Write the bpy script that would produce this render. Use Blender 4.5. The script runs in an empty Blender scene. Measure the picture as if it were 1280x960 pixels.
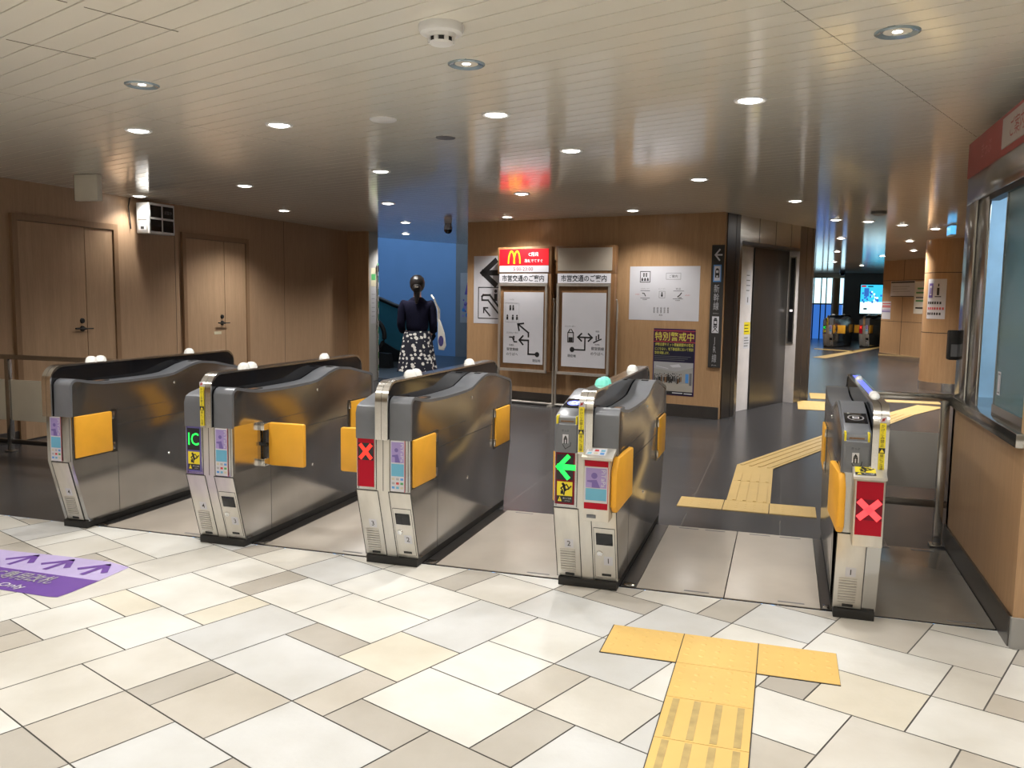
import bpy, bmesh, math, random
from mathutils import Vector, Matrix

# ------------------------------------------------------------------ camera, world, exposure
scn = bpy.context.scene
COL = scn.collection
cam_d = bpy.data.cameras.new('camera')
cam = bpy.data.objects.new('camera', cam_d)
COL.objects.link(cam)
cam_d.sensor_fit = 'HORIZONTAL'
cam_d.sensor_width = 36.0
cam_d.lens = 1070.0 / 1280.0 * 36.0
cam_d.clip_end = 200
def _cam(yaw, pitch, roll, h):
    y, p, r = (math.radians(v) for v in (yaw, pitch, roll))
    f = Vector((-math.sin(y) * math.cos(p), math.cos(y) * math.cos(p), -math.sin(p)))
    rt = Vector((math.cos(y), math.sin(y), 0))
    up = rt.cross(f)
    R = rt * math.cos(r) + up * math.sin(r)
    U = -rt * math.sin(r) + up * math.cos(r)
    m = Matrix.Identity(4)
    for i in range(3):
        m[i][0], m[i][1], m[i][2] = R[i], U[i], -f[i]
    m[2][3] = h
    cam.matrix_world = m
_cam(17.614, 5.858, 0.8, 1.43)
scn.camera = cam
scn.view_settings.view_transform = 'Standard'
scn.view_settings.look = 'None'
scn.view_settings.gamma = 1
scn.view_settings.use_curve_mapping = False
scn.view_settings.exposure = 0.06
W = bpy.data.worlds.new('daylight'); scn.world = W; W.use_nodes = True
W.node_tree.nodes['Background'].inputs[0].default_value = (0.35, 0.62, 1.0, 1)
W.node_tree.nodes['Background'].inputs[1].default_value = 1.6

LAMP_FRONT, LAMP_MID, LAMP_BACK = 47.0, 118.0, 130.0
LAMP_CORRIDOR = 215.0      # watts of the downlights, zone by zone
LAMP_COL = (1.0, 0.972, 0.925)

def area_light(name, loc, rot, size, size_y, power, colour):
    d = bpy.data.lights.new(name, 'AREA'); d.shape = 'RECTANGLE'
    d.size = size; d.size_y = size_y; d.energy = power; d.color = colour
    o = bpy.data.objects.new(name, d); COL.objects.link(o)
    o.location = loc; o.rotation_euler = rot
    return o
# daylight falling down the tall escalator hall, and the booth's ceiling lamp
area_light('hall_skylight', (-9.4, 16.6, 4.9), (0, 0, math.radians(-14)), 5.0, 2.2, 125, (0.62, 0.8, 1.0))
area_light('booth_ceiling_lamp', (1.9, 4.7, 2.2), (0, 0, 0), 1.0, 1.0, 32, (0.7, 0.87, 1.0))

ZC = 2.44                                                # ceiling height

# ------------------------------------------------------------------ materials
def new_mat(name):
    m = bpy.data.materials.new(name); m.use_nodes = True
    return m, m.node_tree.nodes, m.node_tree.links, m.node_tree.nodes['Principled BSDF']
def mat(name, c, rough=0.5, metal=0.0, var=0.08, scale=6.0, bump=0.0, bscale=60.0, stretch=(1, 1, 1), spec=None, coat=0.0, rvar=0.0):
    m, N, L, b = new_mat(name)
    tc = N.new('ShaderNodeTexCoord'); mp = N.new('ShaderNodeMapping'); mp.inputs['Scale'].default_value = stretch
    L.new(tc.outputs['Object'], mp.inputs['Vector'])
    nz = N.new('ShaderNodeTexNoise'); nz.inputs['Scale'].default_value = scale; nz.inputs['Detail'].default_value = 4
    L.new(mp.outputs['Vector'], nz.inputs['Vector'])
    cr = N.new('ShaderNodeValToRGB')
    cr.color_ramp.elements[0].position = 0.3; cr.color_ramp.elements[1].position = 0.7
    cr.color_ramp.elements[0].color = (*[max(0, v * (1 - var)) for v in c], 1)
    cr.color_ramp.elements[1].color = (*[min(1, v * (1 + var)) for v in c], 1)
    L.new(nz.outputs['Fac'], cr.inputs['Fac']); L.new(cr.outputs['Color'], b.inputs['Base Color'])
    b.inputs['Roughness'].default_value = rough; b.inputs['Metallic'].default_value = metal
    if rvar:
        mr = N.new('ShaderNodeMapRange'); mr.inputs['To Min'].default_value = rough - rvar; mr.inputs['To Max'].default_value = rough + rvar
        L.new(nz.outputs['Fac'], mr.inputs['Value']); L.new(mr.outputs['Result'], b.inputs['Roughness'])
    if spec is not None: b.inputs['Specular IOR Level'].default_value = spec
    if coat: b.inputs['Coat Weight'].default_value = coat; b.inputs['Coat Roughness'].default_value = 0.1
    if bump:
        n2 = N.new('ShaderNodeTexNoise'); n2.inputs['Scale'].default_value = bscale; n2.inputs['Detail'].default_value = 3
        L.new(mp.outputs['Vector'], n2.inputs['Vector'])
        bp = N.new('ShaderNodeBump'); bp.inputs['Strength'].default_value = bump; bp.inputs['Distance'].default_value = 0.01
        L.new(n2.outputs['Fac'], bp.inputs['Height']); L.new(bp.outputs['Normal'], b.inputs['Normal'])
    return m
def emit(name, c, s):
    m, N, L, b = new_mat(name)
    b.inputs['Base Color'].default_value = (*[v * 0.5 for v in c], 1)
    b.inputs['Emission Color'].default_value = (*c, 1); b.inputs['Emission Strength'].default_value = s
    b.inputs['Roughness'].default_value = 0.4
    return m
def wood(name, c1, c2, rough=0.32, axis='Z'):
    m, N, L, b = new_mat(name)
    tc = N.new('ShaderNodeTexCoord'); mp = N.new('ShaderNodeMapping')
    mp.inputs['Scale'].default_value = (9, 9, 0.5) if axis == 'Z' else (0.5, 9, 9)
    L.new(tc.outputs['Object'], mp.inputs['Vector'])
    n1 = N.new('ShaderNodeTexNoise'); n1.inputs['Scale'].default_value = 3; n1.inputs['Detail'].default_value = 6
    n2 = N.new('ShaderNodeTexNoise'); n2.inputs['Scale'].default_value = 18; n2.inputs['Detail'].default_value = 3
    L.new(mp.outputs['Vector'], n1.inputs['Vector']); L.new(mp.outputs['Vector'], n2.inputs['Vector'])
    mx = N.new('ShaderNodeMath'); mx.operation = 'ADD'; L.new(n1.outputs['Fac'], mx.inputs[0]); L.new(n2.outputs['Fac'], mx.inputs[1])
    cr = N.new('ShaderNodeValToRGB'); cr.color_ramp.elements[0].position = 0.36; cr.color_ramp.elements[1].position = 0.64
    hf = N.new('ShaderNodeMath'); hf.operation = 'MULTIPLY'; hf.inputs[1].default_value = 0.5; L.new(mx.outputs[0], hf.inputs[0])
    cr.color_ramp.elements[0].color = (*c1, 1); cr.color_ramp.elements[1].color = (*c2, 1)
    L.new(hf.outputs[0], cr.inputs['Fac']); L.new(cr.outputs['Color'], b.inputs['Base Color'])
    b.inputs['Roughness'].default_value = rough
    return m
def floor_tiles(name, c, mortar, size, rough):
    m, N, L, b = new_mat(name)
    tc = N.new('ShaderNodeTexCoord'); mp = N.new('ShaderNodeMapping'); mp.inputs['Location'].default_value = (0.575, 0.1, 0)
    L.new(tc.outputs['Object'], mp.inputs['Vector'])
    br = N.new('ShaderNodeTexBrick'); br.offset = 0.0
    br.inputs['Color1'].default_value = (*c, 1); br.inputs['Color2'].default_value = (*[v * 1.18 for v in c], 1)
    br.inputs['Mortar'].default_value = (*mortar, 1); br.inputs['Scale'].default_value = 1.0
    br.inputs['Mortar Size'].default_value = 0.004; br.inputs['Brick Width'].default_value = size; br.inputs['Row Height'].default_value = size
    L.new(mp.outputs['Vector'], br.inputs['Vector'])
    nz = N.new('ShaderNodeTexNoise'); nz.inputs['Scale'].default_value = 3.5; nz.inputs['Detail'].default_value = 5
    L.new(tc.outputs['Object'], nz.inputs['Vector'])
    mr = N.new('ShaderNodeMapRange'); mr.inputs['To Min'].default_value = rough * 0.94; mr.inputs['To Max'].default_value = rough * 1.08
    L.new(nz.outputs['Fac'], mr.inputs['Value']); L.new(mr.outputs['Result'], b.inputs['Roughness'])
    L.new(br.outputs['Color'], b.inputs['Base Color'])
    b.inputs['Specular IOR Level'].default_value = 0.36
    return m
def stone(name, c, rough=0.42):
    m, N, L, b = new_mat(name)
    tc = N.new('ShaderNodeTexCoord')
    n1 = N.new('ShaderNodeTexNoise'); n1.inputs['Scale'].default_value = 2.2; n1.inputs['Detail'].default_value = 6
    n2 = N.new('ShaderNodeTexNoise'); n2.inputs['Scale'].default_value = 45; n2.inputs['Detail'].default_value = 2
    L.new(tc.outputs['Object'], n1.inputs['Vector']); L.new(tc.outputs['Object'], n2.inputs['Vector'])
    cr = N.new('ShaderNodeValToRGB'); cr.color_ramp.elements[0].position = 0.32; cr.color_ramp.elements[1].position = 0.68
    cr.color_ramp.elements[0].color = (c[0] * 0.86, c[1] * 0.84, c[2] * 0.8, 1); cr.color_ramp.elements[1].color = (*[min(1, v * 1.06) for v in c], 1)
    L.new(n1.outputs['Fac'], cr.inputs['Fac']); L.new(cr.outputs['Color'], b.inputs['Base Color'])
    bp = N.new('ShaderNodeBump'); bp.inputs['Strength'].default_value = 0.08; bp.inputs['Distance'].default_value = 0.01
    L.new(n2.outputs['Fac'], bp.inputs['Height']); L.new(bp.outputs['Normal'], b.inputs['Normal'])
    b.inputs['Roughness'].default_value = rough
    return m
def glass_mat(name, c, alpha, rough=0.05):
    m, N, L, b = new_mat(name)
    b.inputs['Base Color'].default_value = (*c, 1); b.inputs['Roughness'].default_value = rough
    b.inputs['Alpha'].default_value = alpha
    return m

M = {}
M['steel'] = mat('brushed_steel', (0.45, 0.44, 0.425), 0.17, 0.95, 0.03, 2.0, 0.006, 30, (6, 6, 0.5), rvar=0.02)
M['steel_front'] = mat('front_steel', (0.66, 0.63, 0.58), 0.38, 0.75, 0.06, 3.0, 0.02, 50, (8, 8, 1))
M['steel_bright'] = mat('polished_steel', (0.72, 0.70, 0.67), 0.18, 1.0, 0.05, 3.0, 0.01, 50, (2, 2, 10))
M['steel_dark'] = mat('dark_steel', (0.155, 0.147, 0.142), 0.28, 0.9, 0.04, 3.0, 0.005, 30, (6, 6, 0.5))
M['chrome'] = mat('chrome', (0.75, 0.75, 0.75), 0.1, 1.0, 0.03)
M['hood'] = mat('grey_plastic', (0.175, 0.184, 0.205), 0.3, 0.25, 0.03, 20)
M['hood_light'] = mat('light_grey_plastic', (0.33, 0.35, 0.41), 0.32, 0.2, 0.03, 20)
M['black_gloss'] = mat('black_acrylic', (0.010, 0.010, 0.012), 0.07, 0.0, 0.02)
M['black'] = mat('black_matte', (0.012, 0.012, 0.012), 0.5, 0.0, 0.1)
M['seam'] = mat('dark_seam', (0.03, 0.028, 0.026), 0.6, 0.0, 0.1)
M['rubber'] = mat('black_rubber', (0.015, 0.014, 0.013), 0.55, 0.0, 0.2)
M['flap'] = mat('orange_vinyl', (0.88, 0.43, 0.035), 0.42, 0.0, 0.06, 8, 0.05, 25)
M['white'] = mat('white_paint', (0.78, 0.78, 0.78), 0.45, 0.0, 0.03)
M['paper'] = mat('paper', (0.64, 0.635, 0.68), 0.55, 0.0, 0.04, 3, 0.03, 6)
M['paper_grey'] = mat('grey_paper', (0.42, 0.42, 0.44), 0.4, 0.0, 0.06, 3)
M['ink'] = mat('black_ink', (0.02, 0.02, 0.022), 0.5, 0.0, 0.05)
M['ink_grey'] = mat('grey_ink', (0.16, 0.16, 0.17), 0.5, 0.0, 0.05)
M['red_ink'] = mat('red_ink', (0.62, 0.08, 0.08), 0.5, 0.0, 0.05)
M['red_board'] = mat('red_board', (0.44, 0.008, 0.025), 0.35, 0.0, 0.04, spec=0.15)
M['dark_red'] = mat('dark_red_board', (0.20, 0.012, 0.025), 0.35, 0.0, 0.04, spec=0.15)
M['blue_board'] = mat('blue_violet_board', (0.13, 0.11, 0.36), 0.4, 0.0, 0.04)
M['purple'] = mat('poster_violet', (0.36, 0.28, 0.58), 0.4, 0.0, 0.04)
M['purple_dark'] = mat('poster_dark_violet', (0.17, 0.12, 0.38), 0.4, 0.0, 0.04)
M['cyan'] = mat('poster_cyan', (0.14, 0.42, 0.60), 0.4, 0.0, 0.06)
M['yellow'] = mat('sticker_yellow', (0.85, 0.70, 0.03), 0.4, 0.0, 0.04)
M['text_yellow'] = mat('print_yellow', (0.75, 0.72, 0.12), 0.5, 0.0, 0.04)
M['logo_red'] = mat('logo_red', (0.55, 0.05, 0.05), 0.4); M['logo_green'] = mat('logo_green', (0.08, 0.35, 0.12), 0.4)
M['logo_blue'] = mat('logo_blue', (0.10, 0.30, 0.68), 0.4); M['logo_tan'] = mat('logo_tan', (0.6, 0.55, 0.4), 0.4)
M['led_green'] = emit('led_green', (0.02, 1.0, 0.10), 1.5)
M['led_red'] = emit('led_red', (1.0, 0.035, 0.02), 1.3)
M['led_red_bright'] = emit('led_red_bright', (1.0, 0.06, 0.07), 1.5)
M['led_blue'] = emit('led_blue', (0.08, 0.12, 1.0), 2.0)
M['led_strip'] = emit('led_blue_strip', (0.16, 0.2, 0.9), 1.0)
M['led_teal'] = emit('led_teal', (0.25, 0.9, 0.72), 0.42)
M['dome_off'] = mat('white_dome', (0.78, 0.78, 0.76), 0.25, 0, 0.02)
M['lamp'] = emit('lamp_diffuser', (1.0, 0.95, 0.86), 14.0)
M['lamp_bulb'] = emit('lamp_bulb', (1.0, 0.96, 0.9), 6.0)
M['reflector'] = mat('lamp_reflector', (0.48, 0.60, 0.68), 0.2, 0.6, 0.03)
M['wood'] = wood('oak_veneer', (0.41, 0.245, 0.125), (0.50, 0.31, 0.165))
M['wood_door'] = wood('oak_door_veneer', (0.38, 0.25, 0.15), (0.46, 0.305, 0.19), 0.4)
M['wood_wall'] = wood('oak_wall_veneer', (0.37, 0.24, 0.145), (0.44, 0.29, 0.18), 0.4)
M['door_frame'] = wood('oak_door_frame', (0.25, 0.15, 0.083), (0.31, 0.19, 0.108), 0.4)
M['wood_frame'] = wood('brown_frame', (0.17, 0.085, 0.035), (0.24, 0.125, 0.055), 0.35)
M['ceiling'] = mat('ceiling_enamel', (0.84, 0.805, 0.715), 0.10, 0.0, 0.02, 2.0, 0.0, spec=0.6)
M['ceiling_gap'] = mat('ceiling_gap', (0.16, 0.14, 0.11), 0.8)
M['grout'] = mat('grout', (0.12, 0.115, 0.105), 0.8, 0, 0.15)
M['stone_white'] = stone('stone_white', (0.70, 0.70, 0.675))
M['stone_grey'] = stone('stone_grey', (0.59, 0.60, 0.605))
M['stone_cream'] = stone('stone_cream', (0.67, 0.635, 0.545))
M['stone_pale'] = stone('stone_pale', (0.63, 0.615, 0.575))
M['stone_taupe'] = stone('stone_taupe', (0.45, 0.425, 0.385))
M['stone_beige'] = stone('stone_beige', (0.53, 0.50, 0.45))
M['dark_floor'] = floor_tiles('dark_floor_tile', (0.044, 0.043, 0.046), (0.10, 0.095, 0.09), 0.6, 0.25)
M['plate'] = mat('beige_plate', (0.43, 0.385, 0.335), 0.36, 0.0, 0.10, 2.5, 0.02, 30)
M['plate_steel'] = mat('plate_steel', (0.30, 0.275, 0.24), 0.22, 0.35, 0.10, 2.5)
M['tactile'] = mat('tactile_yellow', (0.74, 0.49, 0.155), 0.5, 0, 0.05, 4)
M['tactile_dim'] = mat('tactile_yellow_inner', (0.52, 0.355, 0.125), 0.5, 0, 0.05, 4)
M['tactile_worn'] = mat('tactile_worn', (0.47, 0.345, 0.135), 0.6, 0, 0.15, 20)
M['sticker_lilac'] = mat('sticker_lilac', (0.47, 0.40, 0.66), 0.45, 0, 0.06, 5)
M['sticker_violet'] = mat('sticker_violet', (0.15, 0.07, 0.33), 0.4, 0, 0.06, 5)
M['cream_panel'] = mat('cream_panel', (0.80, 0.76, 0.66), 0.45, 0, 0.03)
M['grey_panel'] = mat('grey_panel', (0.36, 0.355, 0.34), 0.4, 0, 0.03)
M['hall_blue'] = mat('blue_wall', (0.20, 0.38, 0.68), 0.6, 0, 0.04, 1.5)
M['hall_grey'] = mat('grey_wall', (0.22, 0.235, 0.25), 0.5, 0, 0.04)
M['hall_floor'] = mat('teal_grey_floor', (0.06, 0.075, 0.09), 0.35, 0, 0.1)
M['teal_panel'] = mat('teal_balustrade', (0.06, 0.24, 0.32), 0.25, 0, 0.05)
M['beige_wall'] = mat('beige_wall', (0.55, 0.50, 0.42), 0.6)
M['mc_red'] = emit('lit_red_sign', (0.70, 0.008, 0.018), 0.75)
M['mc_gold'] = emit('lit_gold', (1.0, 0.52, 0.02), 0.95)
M['lit_white'] = emit('lit_white', (1.0, 0.95, 0.95), 0.75)
M['lit_pale'] = emit('lit_pale', (0.8, 0.78, 0.82), 0.32)
M['lit_off'] = mat('unlit_panel', (0.40, 0.35, 0.29), 0.2, 0, 0.02)
M['booth_red'] = mat('booth_red', (0.36, 0.045, 0.04), 0.4)
M['booth_plate'] = mat('booth_plate', (0.50, 0.44, 0.41), 0.4)
M['booth_pink'] = mat('booth_pink', (0.50, 0.16, 0.14), 0.4)
M['blind'] = mat('pale_blue_blind', (0.45, 0.62, 0.75), 0.6)
M['glass_teal'] = glass_mat('teal_frosted_glass', (0.10, 0.20, 0.23), 0.86, 0.18)
M['glass_clear'] = glass_mat('clear_glass', (0.6, 0.7, 0.75), 0.18, 0.02)
M['screen_cyan'] = emit('screen_cyan', (0.05, 0.62, 0.95), 1.1)
M['screen_light'] = emit('screen_light', (0.62, 0.92, 1.0), 1.7)
M['screen_dark'] = emit('screen_navy', (0.04, 0.16, 0.55), 1.0)
M['sky_glow'] = emit('exit_sign_cyan', (0.12, 0.5, 0.95), 1.2)
M['jamb'] = mat('white_jamb', (0.70, 0.66, 0.66), 0.4)
M['skin'] = mat('skin', (0.52, 0.33, 0.24), 0.5)
M['hair'] = mat('black_hair', (0.012, 0.010, 0.010), 0.35, 0, 0.2, 30, 0.2, 80, (6, 6, 1))
M['navy_knit'] = mat('navy_knit', (0.009, 0.009, 0.022), 0.85, 0, 0.15, 60, 0.15, 200, spec=0.08)
M['tote'] = mat('tote_canvas', (0.62, 0.60, 0.56), 0.8, 0, 0.05, 30)
M['navy_print'] = mat('navy_print', (0.05, 0.04, 0.16), 0.6)
M['shoe'] = mat('black_shoe', (0.02, 0.018, 0.018), 0.35)

def skirt_mat():
    m, N, L, b = new_mat('floral_skirt')
    tc = N.new('ShaderNodeTexCoord')
    nz = N.new('ShaderNodeTexNoise'); nz.inputs['Scale'].default_value = 14
    L.new(tc.outputs['Object'], nz.inputs['Vector'])
    mx = N.new('ShaderNodeMix'); mx.data_type = 'VECTOR'; mx.inputs['Factor'].default_value = 0.04
    L.new(tc.outputs['Object'], mx.inputs[4]); L.new(nz.outputs['Color'], mx.inputs[5])
    vo = N.new('ShaderNodeTexVoronoi'); vo.inputs['Scale'].default_value = 21; vo.inputs['Randomness'].default_value = 0.65
    L.new(mx.outputs[1], vo.inputs['Vector'])
    cr = N.new('ShaderNodeValToRGB'); cr.color_ramp.interpolation = 'CONSTANT'
    cr.color_ramp.elements[0].color = (0.72, 0.70, 0.66, 1); cr.color_ramp.elements[1].position = 0.385
    cr.color_ramp.elements[1].color = (0.008, 0.009, 0.022, 1)
    L.new(vo.outputs['Distance'], cr.inputs['Fac']); L.new(cr.outputs['Color'], b.inputs['Base Color'])
    b.inputs['Roughness'].default_value = 0.8
    return m
M['skirt'] = skirt_mat()
M['poster_violet_dark'] = mat('poster_night_violet', (0.045, 0.016, 0.085), 0.4)
M['poster_plum'] = mat('poster_plum', (0.13, 0.015, 0.05), 0.4)
M['poster_navy'] = mat('poster_navy', (0.014, 0.014, 0.04), 0.4)

# ------------------------------------------------------------------ mesh helpers
class MB:
    """collects shapes, then builds them as ONE mesh object"""
    def __init__(self, xf=None):
        self.bm = bmesh.new(); self.xf = xf or Matrix.Identity(4); self.mats = []; self.mi = 0
    def use(self, m):
        if m not in self.mats: self.mats.append(m)
        self.mi = self.mats.index(m); return self
    def _v(self, p, xf=None):
        return self.bm.verts.new((self.xf @ xf if xf else self.xf) @ Vector(p))
    def face(self, pts, xf=None, smooth=False):
        f = self.bm.faces.new([self._v(p, xf) for p in pts]); f.material_index = self.mi; f.smooth = smooth
        return f
    def box(self, x0, x1, y0, y1, z0, z1, xf=None, bev=0.0, seg=2):
        v = [self._v((x, y, z), xf) for x in (x0, x1) for y in (y0, y1) for z in (z0, z1)]
        fs = []
        for q in ((0, 1, 3, 2), (4, 6, 7, 5), (0, 4, 5, 1), (2, 3, 7, 6), (0, 2, 6, 4), (1, 5, 7, 3)):
            f = self.bm.faces.new([v[i] for i in q]); f.material_index = self.mi; fs.append(f)
        if bev:
            es = list({e for f in fs for e in f.edges})
            r = bmesh.ops.bevel(self.bm, geom=es, offset=bev, segments=seg, profile=0.5, affect='EDGES', clamp_overlap=True)
            for f in r['faces']: f.material_index = self.mi; f.smooth = True
        return self
    def prism(self, poly, axis, a, b, xf=None, bev=0.0, smooth=False):
        """poly in the two other axes (order y,z / x,z / x,y), extruded along axis from a to b"""
        def P(p, t):
            return {'X': (t, p[0], p[1]), 'Y': (p[0], t, p[1]), 'Z': (p[0], p[1], t)}[axis]
        A = [self._v(P(p, a), xf) for p in poly]; B = [self._v(P(p, b), xf) for p in poly]
        n = len(poly); fs = []
        c0 = self.bm.faces.new(A); c1 = self.bm.faces.new(list(reversed(B))); fs += [c0, c1]
        for i in range(n):
            f = self.bm.faces.new([A[(i + 1) % n], A[i], B[i], B[(i + 1) % n]]); f.smooth = smooth; fs.append(f)
        for f in fs: f.material_index = self.mi
        if bev:
            es = list(c0.edges) + list(c1.edges)
            r = bmesh.ops.bevel(self.bm, geom=es, offset=bev, segments=2, profile=0.5, affect='EDGES', clamp_overlap=True)
            for f in r['faces']: f.material_index = self.mi; f.smooth = True
        return self
    def tube(self, path, r, seg=8, xf=None, cap=True):
        pts = [Vector(p) for p in path]; rings = []
        for i, p in enumerate(pts):
            d = (pts[min(i + 1, len(pts) - 1)] - pts[max(i - 1, 0)]).normalized()
            a = Vector((0, 0, 1)) if abs(d.z) < 0.95 else Vector((1, 0, 0))
            u = d.cross(a).normalized(); w = d.cross(u)
            rr = r[i] if isinstance(r, (list, tuple)) else r
            rings.append([self._v(p + (u * math.cos(t) + w * math.sin(t)) * rr, xf) for t in [2 * math.pi * k / seg for k in range(seg)]])
        for a, b in zip(rings, rings[1:]):
            for k in range(seg):
                f = self.bm.faces.new([a[k], a[(k + 1) % seg], b[(k + 1) % seg], b[k]]); f.smooth = True; f.material_index = self.mi
        if cap:
            for rg in (rings[0], list(reversed(rings[-1]))):
                f = self.bm.faces.new(list(reversed(rg))); f.material_index = self.mi
        return self
    def lathe(self, prof, seg=24, xf=None, sx=1.0, sy=1.0, c=(0, 0, 0)):
        """prof: (r, z) pairs revolved round the z axis"""
        rings = []
        for r, z in prof:
            if r < 1e-6: rings.append([self._v((c[0], c[1], c[2] + z), xf)])
            else: rings.append([self._v((c[0] + r * sx * math.cos(2 * math.pi * k / seg), c[1] + r * sy * math.sin(2 * math.pi * k / seg), c[2] + z), xf) for k in range(seg)])
        for a, b in zip(rings, rings[1:]):
            for k in range(seg):
                k2 = (k + 1) % seg
                q = [a[k % len(a)], a[k2 % len(a)], b[k2 % len(b)], b[k % len(b)]]
                q = list(dict.fromkeys(q))
                if len(q) >= 3:
                    f = self.bm.faces.new(q); f.smooth = True; f.material_index = self.mi
        return self
    def mesh_in(self, me, xf):
        vs = [self._v(v.co, xf) for v in me.vertices]
        for p in me.polygons:
            try: f = self.bm.faces.new([vs[i] for i in p.vertices]); f.material_index = self.mi
            except ValueError: pass
        return self
    def build(self, name, parent=None, m=None, recalc=True):
        if m is not None and not self.mats: self.mats = [m]
        if recalc: bmesh.ops.recalc_face_normals(self.bm, faces=self.bm.faces)
        me = bpy.data.meshes.new(name); self.bm.to_mesh(me); self.bm.free()
        me.set_sharp_from_angle(angle=math.radians(38))
        for mm in self.mats: me.materials.append(M[mm] if isinstance(mm, str) else mm)
        o = bpy.data.objects.new(name, me); COL.objects.link(o)
        if parent is not None: o.parent = parent
        return o

def frame(o, x, y):
    """matrix whose local x,y lie in a plane and local z points out of it"""
    o, x, y = Vector(o), Vector(x).normalized(), Vector(y).normalized(); z = x.cross(y)
    m = Matrix.Identity(4)
    for i in range(3): m[i][0], m[i][1], m[i][2], m[i][3] = x[i], y[i], z[i], o[i]
    return m

_tc = {}
def text_mesh(body, spacing=1.0, bold=0.0):
    key = (body, spacing, bold)
    if key not in _tc:
        c = bpy.data.curves.new('lettering', 'FONT'); c.body = body; c.size = 1; c.align_x = 'CENTER'; c.space_line = spacing
        c.resolution_u = 2; c.offset = bold
        o = bpy.data.objects.new('lettering', c); COL.objects.link(o)
        dg = bpy.context.evaluated_depsgraph_get()
        me = bpy.data.meshes.new_from_object(o.evaluated_get(dg)); bpy.data.objects.remove(o)
        xs = [v.co.x for v in me.vertices] or [0, 1]; ys = [v.co.y for v in me.vertices] or [0, 1]
        _tc[key] = (me, min(xs), max(xs), min(ys), max(ys))
    return _tc[key]

class Draw(MB):
    """flat artwork on a frame: every layer lies a hair above the one before"""
    def __init__(self, fr, step=0.0006, lift=0.0005):
        super().__init__(fr); self.z = lift; self.step = step
    def up(self): self.z += self.step; return self
    def rect(self, m, x0, x1, y0, y1):
        self.use(m); z = self.z
        self.face([(x0, y0, z), (x1, y0, z), (x1, y1, z), (x0, y1, z)]); return self
    def poly(self, m, pts):
        self.use(m); self.face([(x, y, self.z) for x, y in pts]); return self
    def disc(self, m, cx, cy, r, ry=None, n=20):
        ry = ry or r
        return self.poly(m, [(cx + r * math.cos(2 * math.pi * k / n), cy + ry * math.sin(2 * math.pi * k / n)) for k in range(n)])
    def stroke(self, m, pts, w):
        self.use(m)
        for (x0, y0), (x1, y1) in zip(pts, pts[1:]):
            d = math.hypot(x1 - x0, y1 - y0) or 1; nx, ny = -(y1 - y0) / d * w / 2, (x1 - x0) / d * w / 2
            ex, ey = (x1 - x0) / d * w / 2, (y1 - y0) / d * w / 2
            z = self.z
            self.face([(x0 + nx - ex, y0 + ny - ey, z), (x0 - nx - ex, y0 - ny - ey, z), (x1 - nx + ex, y1 - ny + ey, z), (x1 + nx + ex, y1 + ny + ey, z)])
        return self
    def outline(self, m, x0, x1, y0, y1, w):
        return self.stroke(m, [(x0, y0), (x1, y0), (x1, y1), (x0, y1), (x0, y0)], w)
    def text(self, m, body, cx, cy, w=None, h=None, rot=0, spacing=1.0, bold=0.003):
        self.use(m)
        me, a, b, c, d = text_mesh(body, spacing, bold)
        tw, th = b - a, d - c
        sx = w / tw if w else h / th; sy = h / th if h else sx
        if not w: sx = sy
        xf = Matrix.Translation((cx, cy, self.z)) @ Matrix.Rotation(rot, 4, 'Z') @ Matrix.Diagonal((sx, sy, 1, 1)) @ Matrix.Translation((-(a + b) / 2, -(c + d) / 2, 0))
        self.mesh_in(me, xf); return self

def tag(o, label, cat, group=None):
    o['label'] = label; o['category'] = cat
    if group: o['group'] = group
    return o
def thing(name, label, cat, loc=(0, 0, 0), group=None, rz=0.0):
    o = bpy.data.objects.new(name, None); COL.objects.link(o); o.location = loc; o.rotation_euler = (0, 0, rz)
    o.empty_display_size = 0.1
    return tag(o, label, cat, group)
def struct(o):
    o['kind'] = 'structure'; return o
def copy_tree(o, parent=None):
    c = o.copy(); COL.objects.link(c)
    if parent is not None: c.parent = parent
    for ch in list(o.children): copy_tree(ch, c)
    return c

# ================================================================== THE SETTING
random.seed(7)
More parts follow.
